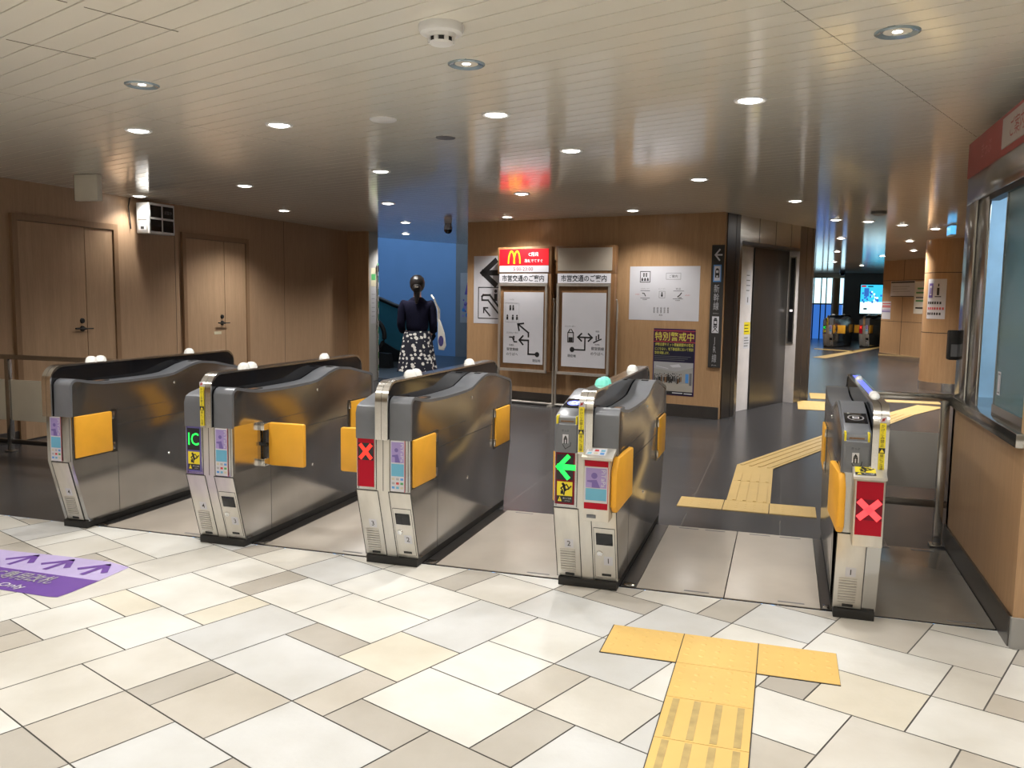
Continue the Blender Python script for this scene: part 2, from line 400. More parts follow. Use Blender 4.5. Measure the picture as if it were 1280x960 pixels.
# ---------- stone floor of the concourse: rectangular flags laid at an angle
TA = math.radians(-21.7); TU = 0.1715; TP = (-0.0943, 0.2147)
E1 = (math.cos(TA), math.sin(TA)); E2 = (-math.sin(TA), math.cos(TA))
def tile_w(i, j):
    a, b = (i + TP[0]) * TU, (j + TP[1]) * TU
    return (E1[0] * a + E2[0] * b, E1[1] * a + E2[1] * b)
TILES = [(-17, -16, 8, 10, 't'), (-16, -14, 8, 10, 'b'), (-17, -15, 6, 8, 'b'), (-15, -13, 6, 8, 'g'), (-14, -11, 8, 10, 'g'),
 (-14, -13, 10, 12, 'b'), (-13, -11, 10, 11, 't'), (-13, -10, 11, 13, 'w'), (-15, -13, 12, 14, 'c'), (-17, -15, 12, 13, 't'),
 (-18, -15, 13, 15, 'w'), (-20, -18, 13, 15, 'w'), (-21, -20, 13, 15, 't'), (-23, -21, 13, 15, 'w'), (-23, -21, 15, 17, 'p'),
 (-21, -19, 15, 17, 'g'), (-19, -17, 15, 17, 'w'), (-19, -17, 17, 19, 'p'), (-17, -15, 15, 17, 'w'), (-17, -16, 17, 19, 't'),
 (-16, -14, 17, 19, 'p'), (-15, -13, 14, 17, 'g'), (-14, -11, 17, 19, 'g'), (-13, -11, 15, 17, 'w'), (-13, -11, 13, 15, 'w'),
 (-11, -10, 13, 15, 'b'), (-10, -8, 13, 15, 'p'), (-11, -9, 15, 17, 'g'), (-9, -7, 15, 17, 'w'), (-10, -9, 11, 13, 't'),
 (-9, -7, 11, 13, 'g'), (-8, -7, 13, 15, 'g'), (-11, -9, 9, 11, 't'), (-23, -20, 11, 13, 'w'), (-20, -19, 11, 13, 'c'),
 (-19, -17, 10, 13, 'g'), (-23, -21, 10, 11, 'c'), (-21, -19, 9, 11, 'w'), (-23, -21, 8, 10, 'w'), (-21, -19, 6, 9, 'p'),
 (-19, -17, 6, 8, 'p'), (-19, -17, 8, 10, 'p'), (-17, -14, 10, 12, 'g'), (-32, -30, 11, 13, 'g'), (-30, -29, 11, 13, 'w'),
 (-29, -27, 11, 13, 'p'), (-27, -25, 12, 13, 'p'), (-13, -11, 19, 20, 't'), (-11, -9, 17, 18, 'w'), (-11, -9, 18, 20, 'g'),
 (-10, -9, 20, 22, 't'), (-12, -10, 20, 22, 'p'), (-9, -7, 20, 22, 'g'), (-7, -5, 21, 24, 'b'), (-7, -4, 19, 21, 'w'),
 (-6, -4, 17, 19, 'c'), (-7, -6, 17, 19, 't'), (-9, -7, 17, 20, 'w'), (-7, -5, 15, 17, 'w'), (-7, -5, 13, 15, 'b'),
 (-5, -3, 14, 17, 'p'), (-4, -1, 17, 19, 'w'), (-4, -3, 19, 21, 'p'), (-3, -1, 19, 20, 'b'), (-3, -1, 20, 22, 'w'),
 (-5, -3, 21, 23, 'p'), (-28, -25, 13, 15, 'w'), (-25, -23, 12, 15, 'p'), (-25, -23, 9, 12, 'p'), (-26, -24, 15, 17, 'g')]
TM = {'w': 'stone_white', 'g': 'stone_grey', 'c': 'stone_cream', 'p': 'stone_pale', 't': 'stone_taupe', 'b': 'stone_beige'}
Y_EDGE, Y_MAT = 4.108, 5.345
occ = set()
for i0, i1, j0, j1, _ in TILES:
    for i in range(i0, i1):
        for j in range(j0, j1): occ.add((i, j))
def in_area(i, j):
    x, y = tile_w(i + .5, j + .5)
    return -7.5 < x < 5.5 and -4.5 < y < 4.5
for j in range(-60, 40):
    for i in range(-60, 50):
        if (i, j) in occ or not in_area(i, j): continue
        opts = [(3, 2), (2, 2), (2, 3), (2, 2), (1, 2), (2, 1)]; random.shuffle(opts)
        for a, b in opts + [(1, 2), (2, 1), (1, 1)]:
            cells = [(i + p, j + q) for p in range(a) for q in range(b)]
            if not any(c in occ for c in cells):
                occ.update(cells)
                TILES.append((i, i + a, j, j + b, random.choice('ttb') if a * b <= 2 else random.choice('wwgpppc'))); break
f = MB()
for i0, i1, j0, j1, k in TILES:
    g = 0.017
    f.use(TM[k]); f.face([(*tile_w(i0 + g, j0 + g), 0), (*tile_w(i1 - g, j0 + g), 0), (*tile_w(i1 - g, j1 - g), 0), (*tile_w(i0 + g, j1 - g), 0)])
geom = lambda b: b.verts[:] + b.edges[:] + b.faces[:]
bmesh.ops.bisect_plane(f.bm, geom=geom(f.bm), plane_co=(0, Y_EDGE - 0.006, 0), plane_no=(0, 1, 0), clear_outer=True)
f.use('grout').face([(-8, -5, -0.004), (6, -5, -0.004), (6, Y_EDGE, -0.004), (-8, Y_EDGE, -0.004)])
struct(f.build('floor', recalc=False))
# ---------- dark tiled floor beyond the gates
f = MB().use('dark_floor')
f.face([(-8, Y_EDGE, -0.002), (12, Y_EDGE, -0.002), (12, 36, -0.002), (-8, 36, -0.002)])
f.use('hall_floor').face([(-15, 13.3, -0.003), (-4.0, 13.3, -0.001), (-4.0, 21, -0.001), (-15, 21, -0.003)])
struct(f.build('floor', recalc=False))

# ---------- ceiling of narrow enamelled boards
PITCH = 0.1225
def ceil_boards(clips):
    c = MB()
    n0, n1 = -110, 340
    cuts = [-34.7, -19.82, -16.1, -12.38, -8.66, -4.94, -1.22, 2.5, 6.22, 9.94, 25]
    for n in range(n0, n1):
        b0 = n * PITCH - 0.02; b1 = b0 + PITCH
        for a0, a1 in zip(cuts, cuts[1:]):
            a0 += 0.002; a1 -= 0.002
            W_ = lambda a, b: (E1[0] * a + E2[0] * b, E1[1] * a + E2[1] * b)
            c.use('ceiling')
            rows = [(b0 + 0.003, ZC + 0.005), (b0 + 0.0034, ZC), (b1 - 0.0034, ZC), (b1 - 0.003, ZC + 0.005)]
            vs = [[c._v((*W_(a, b), z)) for a in (a0, a1)] for b, z in rows]
            for k in range(3):
                fc = c.bm.faces.new([vs[k][0], vs[k + 1][0], vs[k + 1][1], vs[k][1]]); fc.material_index = c.mi
    for co, no in clips:
        bmesh.ops.bisect_plane(c.bm, geom=geom(c.bm), plane_co=co, plane_no=no, clear_outer=True)
    return c
c = ceil_boards([((-7.02, 0, 0), (-1, 0, 0)), ((6, 0, 0), (1, 0, 0)), ((0, -5, 0), (0, -1, 0)), ((0, 14.05, 0), (0, 1, 0))])
c.use('ceiling_gap').box(-7.02, 6, -5, 14.05, ZC + 0.006, ZC + 0.06)
# the short board joints near the front
for p, q in (((-2.444, 2.568), (-2.306, 2.909)), ((-3.067, 2.803), (-2.927, 3.145)), ((-2.60, 2.18), (-2.444, 2.568))):
    fr = frame((*p, ZC), (q[0] - p[0], q[1] - p[1], 0), (E1[0], E1[1], 0))
    c.use('ceiling_gap').box(0, 0.36, -0.0012, 0.0012, -0.001, 0.002, fr)
struct(c.build('ceiling', recalc=False))
EDGE = (Vector((-7.0, 14.05, 0)), Vector((-6.1, 16.23, 0)))
en = Vector((-(EDGE[1] - EDGE[0]).y, (EDGE[1] - EDGE[0]).x, 0)).normalized()
c = ceil_boards([((0, 14.05, 0), (0, -1, 0)), (EDGE[0], en), ((6, 0, 0), (1, 0, 0)), ((0, 34.2, 0), (0, 1, 0))])
c.use('ceiling_gap').prism([(-7.0, 14.05), (6, 14.05), (6, 34.2), (-6.1, 34.2), (-6.1, 16.23)], 'Z', ZC + 0.006, ZC + 0.06)
struct(c.build('ceiling', recalc=False))

# ---------- walls
b = MB().use('wood_wall'); b.box(-7.0, -6.85, -5, 12.62, 0, ZC + 0.05)
b.use('seam')
for y in (8.45, 10.75, 5.0, 3.5):
    b.box(-6.852, -6.848, y - 0.002, y + 0.002, 0.1, ZC)
struct(b.build('wall_left', recalc=True))
struct(MB().use('steel_dark').box(-6.85, -6.835, -5, 12.6, 0, 0.1).build('baseboard_left'))
struct(MB().use('wood').box(-7.0, -6.475, 12.62, 12.64, 0, ZC + 0.05).build('wall_left_return'))
b = MB().use('grey_panel').box(-7.0, -6.474, 12.64, 12.96, 0, ZC + 0.05)
struct(b.build('trim_1'))
struct(MB().use('beige_wall').box(-7, 8, -5.15, -5, 0, ZC + 0.05).build('wall_rear'))
# sign wall block
SW_O = Vector((-4.258, 11.289, 0)); SW_A = math.radians(-14.235)
SU = Vector((math.cos(SW_A), math.sin(SW_A), 0)); SN = Vector((SU.y, -SU.x, 0))        # along, towards us
SWF = frame(SW_O, SU, -SN)                                                            # x along, y into the wall, z up
SWD = frame(SW_O, SU, (0, 0, 1))                                                      # x along, y up, z towards us
EV_O = Vector((-0.72, 10.42, 0)); EU = Vector((0.384, 0.923, 0)).normalized(); EN = Vector((EU.y, -EU.x, 0))
EVF = frame(EV_O, EU, -EN); EVD = frame(EV_O, EU, (0, 0, 1))
def sw(s, off): p = SW_O + SU * s + SN * off; return (p.x, p.y)
def ev(t, off): p = EV_O + EU * t + EN * off; return (p.x, p.y)
b = MB().use('wood')
b.prism([sw(0, 0), sw(3.655, 0), ev(0.10, -0.02), ev(0.10, -0.5), sw(0, -3.6)], 'Z', 0, ZC + 0.05)
struct(b.build('wall_back'))
b = MB(SWF).use('steel_dark').box(0.0, 3.46, -0.014, 0.0, 0.0, 0.145)
b.box(3.46, 3.655, -0.012, 0.0, 0.0, 0.145)
struct(b.build('baseboard_back'))
# lift shaft: piers, lintel, recess
b = MB(EVF)
b.use('jamb').box(0.45, 2.26, 0.16, 0.5, 0, ZC + 0.05)
b.use('jamb').box(2.26, 2.262, 0.0, 0.16, 0, 2.12)
b.use('steel_dark').box(0.08, 0.46, 0.0, 0.5, 0, ZC + 0.05)
b.box(0.30, 0.315, -0.004, 0.0, 0, ZC)
b.use('steel_dark').box(2.262, 2.80, 0.0, 0.5, 0, ZC + 0.05)
b.use('seam').box(2.50, 2.508, -0.002, 0.0, 0.0, ZC).box(2.70, 2.708, -0.002, 0.0, 0.0, ZC)
b.use('steel_bright').box(0.40, 0.465, -0.006, 0.0, 0.0, ZC)
struct(b.build('wall_lift'))
b = MB(EVF).use('steel_bright').box(0.465, 2.26, 0.0, 0.16, 2.13, ZC + 0.03)
b.use('seam')
for t in (0.95, 1.45, 1.95): b.box(t - .003, t + .003, -0.002, 0.0, 2.13, ZC)
b.use('steel_dark').box(0.465, 2.26, -0.01, 0.17, 2.095, 2.135)
struct(b.build('trim_2'))
p0, p1 = ev(2.80, 0), ev(2.80, -0.5)
b = MB().use('wood').prism([p0, (0.24, 13.6), (0.22, 32), (-5.2, 32), (-5.2, 20.5), sw(0, -3.6), ev(0.3, -0.5), p1], 'Z', 0, ZC + 0.05)
struct(b.build('wall_core'))
# hall behind the woman
HB = Vector((-7.35, 18.75, 0)); HU = Vector((math.cos(SW_A), math.sin(SW_A), 0)); HF = frame(HB, HU, Vector((-HU.y, HU.x, 0)))
struct(MB(HF).use('hall_blue').box(-7.5, 0, 0, 0.2, 0, 5.2).build('wall_hall_blue'))
struct(MB(HF).use('hall_grey').box(0, 4.0, -0.02, 0.2, 0, 5.2).build('wall_hall_grey'))
struct(MB().use('hall_blue').box(-14.2, -14, 13.2, 21, 0, 5.2).build('wall_hall_left'))
struct(MB().use('hall_grey').box(-14.2, -7.0, 13.05, 13.25, 0, 5.2).build('wall_hall_front'))
b = MB().use('hall_grey').box(-14.2, -3, 13.0, 21.5, 5.2, 5.3)
struct(b.build('ceiling_hall'))
b = MB().use('ceiling').prism([(-7.0, 14.05), (-6.1, 16.23), (-3.0, 16.23), (-3.0, 14.05)], 'Z', ZC + 0.07, 5.2)
struct(b.build('wall_hall_upper'))
struct(MB().use('ceiling').box(-14.2, -6.9, 13.25, 14.05, ZC + 0.07, 5.2).build('wall_hall_upper_left'))
# right hand side
struct(MB().use('wood').box(6.0, 6.15, -5, 34, 0, ZC + 0.05).build('wall_right'))
WO = Vector((2.33, 23.8, 0)); WU = Vector((0.371, -0.928, 0)).normalized(); WNr = Vector((WU.y, -WU.x, 0))
WF = frame(WO, WU, -WNr); WD = frame(WO, WU, (0, 0, 1))
b = MB(WF).use('wood').box(0, 8.5, 0, 0.3, 0, ZC + 0.05)
b.use('seam')
for s in (1.0, 2.6, 4.2): b.box(s - .006, s + .006, -0.003, 0, 0.12, ZC)
for z in (0.94, 1.95): b.box(0, 8.5, -0.003, 0, z - .005, z + .005)
struct(b.build('wall_corridor'))
b = MB(WF).use('chrome').box(0, 8.5, -0.02, 0.0, 0, 0.13)
b.use('wood').box(-0.0, 0.3, 0.3, 9.0, 0, ZC + 0.05)
struct(b.build('baseboard_corridor'))
# far end: glazed wall and dark screen wall
FY = 34.0
b = MB()
b.use('beige_wall').box(-1.0, 2.0, FY, FY + 0.2, 2.26, 2.7).box(-1.0, 0.3, FY, FY + 0.2, 0, 2.26)
b.use('hall_grey').box(2.0, 4.4, FY - 0.15, FY + 0.2, 0, 2.7)
b.use('beige_wall').box(4.4, 6.2, FY, FY + 0.2, 0, 2.7)
struct(b.build('wall_far'))
b = MB().use('black')
for x in (0.32, 0.62, 0.96, 1.22, 1.40): b.box(x - .02, x + .02, FY, FY + 0.06, 0, 2.26)
b.use('steel_dark').box(0.3, 2.0, FY, FY + 0.06, 1.28, 1.33)
b.use('screen_light').box(0.3, 2.0, FY + 0.35, FY + 0.4, 1.33, 2.3)
b.use('screen_dark').box(0.3, 2.0, FY + 0.35, FY + 0.4, 0.0, 1.33)
struct(b.build('window_1'))

# ================================================================== booth at the right (a fixed office with a window)
BX = 0.955
b = MB()
b.use('wood').box(BX, 6.0, 3.92, 4.0, 0.13, 2.31)          # face towards the concourse
b.use('wood').box(BX, BX + 0.06, 4.0, 5.50, 0.13, 0.84)    # under the window
b.use('wood').box(BX, 6.0, 5.44, 5.50, 0.0, 2.31)
b.use('wood').box(BX, BX + 0.04, 5.44, 5.50, 0.84, 2.31)
b.use('blind').box(BX, 6.0, 4.0, 5.44, 2.27, 2.31)
struct(b.build('wall_booth'))
b = MB().use('steel_dark').box(BX - 0.012, BX + 0.05, 3.93, 5.50, 0.0, 0.13)
b.use('grey_panel').box(BX - 0.006, 6.0, 3.905, 4.0, 0.0, 0.13)
struct(b.build('baseboard_booth'))
struct(MB().use('blind').box(1.9, 1.95, 4.0, 5.44, 0.0, 2.27).box(BX + .065, 1.9, 5.425, 5.438, 0.0, 2.27).build('wall_booth_inner'))
b = MB().use('steel').box(BX - 0.03, BX + 0.2, 3.95, 5.44, 0.835, 0.895, bev=0.004)
struct(b.build('trim_3'))
b = MB().use('steel').box(BX - 0.012, BX + 0.06, 3.96, 5.44, 1.97, 2.12, bev=0.003)
b.use('steel').box(BX - 0.012, BX + 0.012, 5.17, 5.44, 0.895, 1.97, bev=0.003)
b.use('steel').box(BX - 0.002, BX + 0.012, 4.92, 5.165, 0.895, 1.97, bev=0.003)
b.use('seam').box(BX - 0.003, BX + 0.008, 5.160, 5.172, 0.895, 1.97)
b.use('black').box(BX + 0.0, BX + 0.05, 4.0, 4.94, 1.945, 1.975)
wn = struct(b.build('window_2'))
b = MB().use('glass_teal').box(BX + 0.012, BX + 0.022, 3.98, 4.57, 0.95, 1.95)
b.build('pane', wn)
b = MB().use('steel').box(BX + 0.004, BX + 0.03, 3.98, 4.58, 0.895, 0.95).box(BX + 0.008, BX + 0.026, 4.565, 4.58, 0.95, 1.95)
b.build('pane_rail', wn)
# sticker on the pane and the two studs
d = Draw(frame((BX + 0.0118, 4.50, 1.0), (0, -1, 0), (0, 0, 1)))
d.rect('paper', -0.03, 0.03, 0, 0.11).up().outline('ink_grey', -0.02, 0.02, 0.012, 0.098, 0.006); d.build('window_sticker', wn)
# header sign
bh = thing('header_sign', 'red header sign with a pale plate above the office window', 'sign', (BX, 4.7, 2.12))
loc = Matrix.Translation((-BX, -4.7, -2.12))
b = MB(loc).use('booth_red').box(BX - 0.015, BX + 0.02, 3.95, 5.46, 2.12, 2.31); b.build('board', bh)
b = MB(loc).use('booth_plate').box(BX - 0.02, BX - 0.012, 3.95, 4.64, 2.15, 2.29); b.build('plate', bh)
d = Draw(loc @ frame((BX - 0.02, 4.36, 2.22), (0, -1, 0), (0, 0, 1))); d.text('booth_red', 'ご案内', 0.0, 0, h=0.085); d.build('lettering', bh)
d = Draw(loc @ frame((BX - 0.015, 5.0, 2.22), (0, -1, 0), (0, 0, 1))); d.text('booth_pink', 'きっぷ', 0, 0, h=0.07); d.build('lettering', bh)
# intercom on the far edge of the office
ic = thing('intercom_box', 'small black intercom box on the far corner of the office wall', 'intercom', (0.93, 5.47, 1.10))
MB().use('black').box(-0.03, 0.024, -0.03, 0.05, 0, 0.17, bev=0.008).build('housing', ic)
MB().use('ink_grey').box(-0.018, 0.014, -0.034, -0.029, 0.02, 0.09).build('speaker_grille', ic)
# brown card standing behind the office window
cd = MB().use('wood_frame'); cd.prism([(4.60, 0.896), (4.72, 0.896), (4.61, 1.06)], 'X', BX + 0.09, BX + 0.10)
tag(cd.build('counter_card'), 'brown folded card standing inside the office window', 'card')

# ================================================================== doors in the left wall
def wall_door(n, y0, yseam, y1, yh, shade, zk):
    b = MB().use('door_frame')
    b.box(-6.85, -6.815, y0, y0 + 0.06, 0, 2.13).box(-6.85, -6.815, y1 - 0.06, y1, 0, 2.13).box(-6.85, -6.815, y0 + .06, y1 - .06, 2.07, 2.13)
    b.use('seam').box(-6.85, -6.838, y0 + .06, y1 - .06, 0, 2.07)
    o = struct(b.build('door_%d' % n))
    MB().use('wood_door').box(-6.845, -6.83, y0 + 0.064, yseam - 0.004, 0.01, 2.066).build('door_leaf', o)
    MB().use('wood_door').box(-6.845, -6.83, yseam + 0.004, y1 - 0.064, 0.01, 2.066).build('door_leaf', o)
    h = MB().use('black')
    X = Matrix.Translation((-6.83, yh, 1.04)) @ Matrix.Rotation(math.radians(90), 4, 'Y')
    h.lathe([(0, 0.012), (0.028, 0.012), (0.030, 0.0)], 16, X).lathe([(0, 0.05), (0.012, 0.05), (0.012, 0)], 10, X)
    h.tube([(-6.785, yh + 0.01, 1.04), (-6.783, yh - 0.13, 1.045)], 0.009)
    h.tube([(-6.785, yh - 0.01, 1.04), (-6.783, yh + 0.10, 1.04)], 0.006)
    h.build('door_handle', o)
    k = MB().use('black'); X2 = Matrix.Translation((-6.83, yh, zk)) @ Matrix.Rotation(math.radians(90), 4, 'Y')
    k.lathe([(0, 0.02), (0.024, 0.016), (0.028, 0.0)], 16, X2); k.build('lock', o)
    return o
wall_door(1, 6.20, 7.07, 7.52, 7.0, 0, 1.12)
d2 = wall_door(2, 8.55, 9.35, 9.86, 9.28, 0, 1.12)
MB().use('logo_tan').box(-6.83, -6.827, 9.12, 9.26, 0.90, 0.935).build('name_plate', d2)

# ================================================================== lift door etc.
dr = MB(EVF).use('steel_dark').box(1.16, 2.255, 0.145, 0.165, 0.0, 2.10)
dr.use('seam').box(1.15, 1.16, 0.142, 0.16, 0.0, 2.10)
struct(dr.build('door_3'))
lp = thing('lift_call_panel', 'tall dark lift call panel set in the white jamb beside the lift door', 'panel', ev(2.255, -0.08) + (0.83,))
inv = Matrix.Translation(-lp.location) @ EVF
MB(inv).use('steel_bright').box(2.246, 2.262, 0.035, 0.125, 0.83, 2.03).build('frame', lp)
MB(inv).use('black_gloss').box(2.243, 2.25, 0.05, 0.11, 0.85, 2.01).build('glass_strip', lp)
MB(inv).use('lit_white').box(2.240, 2.246, 0.06, 0.10, 1.27, 1.30).build('call_button', lp)
def lift_notice(name, label, t0, t1, z0, z1, m, art):
    d = Draw(EVD @ Matrix.Translation((0, 0, -0.16)))
    d.rect(m, t0, t1, z0, z1).up(); art(d, t0, t1, z0, z1)
    tag(d.build(name), label, 'notice', 'notices beside the lift door')
def art_lines(d, x0, x1, y0, y1, n=5, m='ink_grey', w=0.012):
    h = y1 - y0; wd = x1 - x0
    for k in range(n):
        y = y1 - h * (k + 1) / (n + 1); random.seed(k + n)
        d.stroke(m, [(x0 + wd * .12, y), (x0 + wd * random.uniform(.6, .88), y)], w)
def art_white(d, x0, x1, y0, y1):
    art_lines(d, x0, x1, y0 + .12, y1, 4); d.rect('ink_grey', x0 + .05, x1 - .06, y0 + .03, y0 + .10)
lift_notice('paper_notice', 'tall white paper notice taped beside the lift door', 0.96, 1.10, 1.36, 1.80, 'paper', art_white)
lift_notice('paper_notice', 'yellow notice stuck beside the lift door', 0.95, 1.13, 0.98, 1.14, 'yellow', lambda d, *a: art_lines(d, *a, 3, 'ink', 0.010))
lift_notice('paper_notice', 'small white notice directly under the yellow one by the lift', 0.95, 1.13, 0.80, 0.972, 'paper', lambda d, *a: art_lines(d, *a, 4))

# ================================================================== notices on the sign wall
PB = Vector((SW_O.x, SW_O.y, 0))
bp = Draw(SWD, 0.0008, 0.002)
bp.rect('paper', 0.11, 1.05, 1.05, 1.975).up()
bp.stroke('ink', [(0.46, 1.90), (0.26, 1.745), (0.46, 1.59)], 0.075).stroke('ink', [(0.28, 1.745), (0.98, 1.745)], 0.075)
bp.outline('ink', 0.19, 0.90, 1.12, 1.545, 0.012)
bp.stroke('ink', [(0.25, 1.42), (0.27, 1.44), (0.38, 1.44), (0.60, 1.20), (0.80, 1.20), (0.82, 1.17)], 0.028)
bp.stroke('ink', [(0.25, 1.42), (0.25, 1.37), (0.35, 1.37), (0.58, 1.13)], 0.024)
bp.stroke('ink', [(0.38, 1.16), (0.28, 1.26)], 0.022).stroke('ink', [(0.28, 1.20), (0.28, 1.265), (0.345, 1.265)], 0.02)
bp.disc('ink', 0.475, 1.495, 0.024).rect('ink', 0.45, 0.50, 1.36, 1.46)
for x in (0.66, 0.74): bp.disc('ink', x, 1.345, 0.02).rect('ink', x - .022, x + .022, 1.215, 1.32)
tag(bp.build('wall_poster', m=None), 'large white wayfinding poster with black left arrow and escalator symbol', 'poster')

gp = Draw(SWD, 0.0008, 0.002)
gp.rect('paper', 2.465, 3.372, 1.16, 1.818).up()
gp.outline('ink', 2.605, 2.735, 1.625, 1.755, 0.008)
gp.disc('ink', 2.652, 1.725, 0.011).disc('ink', 2.685, 1.725, 0.011).rect('ink', 2.643, 2.661, 1.69, 1.712).rect('ink', 2.676, 2.694, 1.69, 1.712)
for x in (2.632, 2.668, 2.705): gp.disc('ink', x, 1.668, 0.010).rect('ink', x - .012, x + .012, 1.64, 1.66)
gp.outline('ink_grey', 2.945, 3.13, 1.66, 1.735, 0.004).text('ink', 'ご案内', 3.037, 1.697, h=0.036)
for x, wd, t in ((2.675, 0.115, 'エスカレーター'), (2.895, 0.09, 'エレベーター'), (3.105, 0.06, '階 段')):
    gp.text('ink_grey', t, x, 1.545, w=wd)
gp.stroke('ink', [(2.615, 1.52), (2.735, 1.52)], 0.005).stroke('ink', [(2.615, 1.43), (2.735, 1.43)], 0.005)
gp.stroke('ink', [(3.045, 1.52), (3.175, 1.52)], 0.005).stroke('ink', [(3.04, 1.425), (3.165, 1.425)], 0.005)
gp.outline('ink_grey', 2.86, 2.935, 1.435, 1.515, 0.004).rect('ink', 2.884, 2.908, 1.45, 1.48).disc('ink', 2.896, 1.493, 0.010)
gp.stroke('ink', [(2.64, 1.49), (2.665, 1.485), (2.68, 1.455)], 0.010).stroke('ink', [(3.10, 1.45), (3.125, 1.47), (3.145, 1.495)], 0.012)
gp.stroke('ink', [(3.115, 1.44), (3.145, 1.44)], 0.008)
gp.text('ink', '御堂筋線', 2.672, 1.41, w=0.06).text('ink', '御堂筋線', 3.10, 1.405, w=0.06)
gp.text('red_ink', 'のりばへ', 2.575, 1.475, w=0.065).text('red_ink', 'のりばへ', 3.225, 1.470, w=0.065)
for k in range(5):
    x = 2.80 + k * 0.045; gp.text('ink_grey', '線\n路\n図', x, 1.285, h=0.07)
gp.text('ink', '改 札', 2.89, 1.225, h=0.02)
tag(gp.build('wall_poster'), 'wide white station guide sheet with small symbols, pinned right of the sign stands', 'poster')

sp = Draw(SWD, 0.0008, 0.002)
x0, x1, z0, z1 = 2.805, 3.342, 0.25, 1.062
sp.rect('poster_violet_dark', x0, x1, z0, z1).up()
sp.rect('poster_navy', x0 + .015, x1 - .015, 0.66, 0.905).rect('poster_plum', x0 + .015, x1 - .015, 0.905, 1.03).up()
sp.stroke('red_ink', [(x0, 1.038), (x1, 1.038)], 0.007).stroke('red_ink', [(x0, 0.900), (x1, 0.900)], 0.007)
sp.text('text_yellow', '特別警戒中', (x0 + x1) / 2, 0.968, w=0.50, h=0.105)
sp.text('text_yellow', '伊勢志摩サミット開催期間中の警戒', (x0 + x1) / 2, 0.868, w=0.49, h=0.04)
sp.text('text_yellow', 'にともない、地下鉄各駅において特別', (x0 + x1) / 2, 0.815, w=0.49, h=0.04)
sp.text('text_yellow', '警戒を実施します。', x0 + 0.115, 0.765, w=0.19, h=0.036)
for k in range(3): sp.stroke('ink_grey', [(x0 + .02, 0.725 - k * .022), (x1 - .05 - .04 * k, 0.725 - k * .022)], 0.006)
# picture of a crowded concourse
sp.rect('grey_panel', x0 + .015, x1 - .015, 0.30, 0.655).up()
sp.poly('paper_grey', [(x0 + .015, 0.655), (x1 - .015, 0.655), (x1 - .015, 0.60), (x0 + .30, 0.54), (x0 + .015, 0.57)])
sp.poly('stone_taupe', [(x0 + .015, 0.30), (x1 - .015, 0.30), (x1 - .015, 0.40), (x0 + .015, 0.40)]).up()
sp.poly('paper', [(x0 + .22, 0.615), (x0 + .34, 0.635), (x0 + .37, 0.60), (x0 + .26, 0.59)]).stroke('paper', [(x0 + .05, .60), (x0 + .2, .575)], .008)
random.seed(3)
for k in range(26):
    xx = x0 + 0.03 + k * 0.0135 + random.uniform(-.004, .004); zz = 0.405 + random.uniform(-.015, .02)
    cm = random.choice(['ink', 'ink', 'seam', 'wood_frame', 'ink_grey'])
    sp.rect(cm, xx - .007, xx + .007, zz, zz + random.uniform(.05, .08)).disc(cm, xx, zz + .09, 0.007, n=8)
sp.rect('logo_blue', x1 - .11, x1 - .07, 0.41, 0.52).rect('ink_grey', x1 - .06, x1 - .03, 0.38, 0.53).rect('ink', x0 + .015, x1 - .015, 0.262, 0.298)
sp.up().stroke('paper', [(x0 + .27, 0.28), (x0 + .39, 0.28)], 0.012).stroke('paper', [(x0 + .42, 0.278), (x0 + .51, 0.278)], 0.012)
tag(sp.build('wall_poster'), 'dark security poster with yellow characters above a photo of a crowd', 'poster')

ks = thing('wayfinding_sign', 'narrow vertical black sign with white left arrow and train symbols', 'sign', sw(3.587, 0.0) + (0.62,))
inv = Matrix.Translation(-ks.location) @ SWF
MB(inv).use('seam').box(3.512, 3.660, -0.020, 0.0, 0.62, 2.06).build('board', ks)
d = Draw(Matrix.Translation(-ks.location) @ SWD @ Matrix.Translation((0, 0, 0.020)))
cx = 3.586
d.stroke('paper', [(cx + .02, 2.005), (cx - .03, 1.945), (cx + .02, 1.885)], 0.018).stroke('paper', [(cx - .025, 1.945), (cx + .045, 1.945)], 0.018)
d.rect('logo_blue', cx - .048, cx + .048, 1.63, 1.83).up().rect('paper', cx - .036, cx + .036, 1.645, 1.815).up()
d.disc('seam', cx, 1.745, 0.026, 0.045).rect('seam', cx - .026, cx + .026, 1.68, 1.745).up().rect('paper', cx - .016, cx + .016, 1.735, 1.765).disc('paper', cx, 1.695, .012)
d.text('paper_grey', '新\n幹\n線', cx, 1.45, h=0.30, w=0.066).text('paper_grey', 'Shinkansen', cx, 1.262, w=0.07)
d.rect('paper', cx - .042, cx + .042, 1.03, 1.225).up().rect('ink', cx - .022, cx + .022, 1.10, 1.19).stroke('ink', [(cx - .008, 1.20), (cx + .008, 1.20)], .016)
d.up().rect('paper', cx - .014, cx + .014, 1.14, 1.17).disc('paper', cx - .011, 1.115, .006).disc('paper', cx + .011, 1.115, .006)
d.stroke('ink', [(cx - .03, 1.045), (cx + .02, 1.10)], .008).stroke('ink', [(cx + .03, 1.045), (cx - .02, 1.10)], .008)
d.text('paper_grey', 'J\nR\n線', cx, 0.83, h=0.30, w=0.055).text('paper_grey', 'JR Line', cx, 0.645, w=0.06)
d.build('lettering', ks)

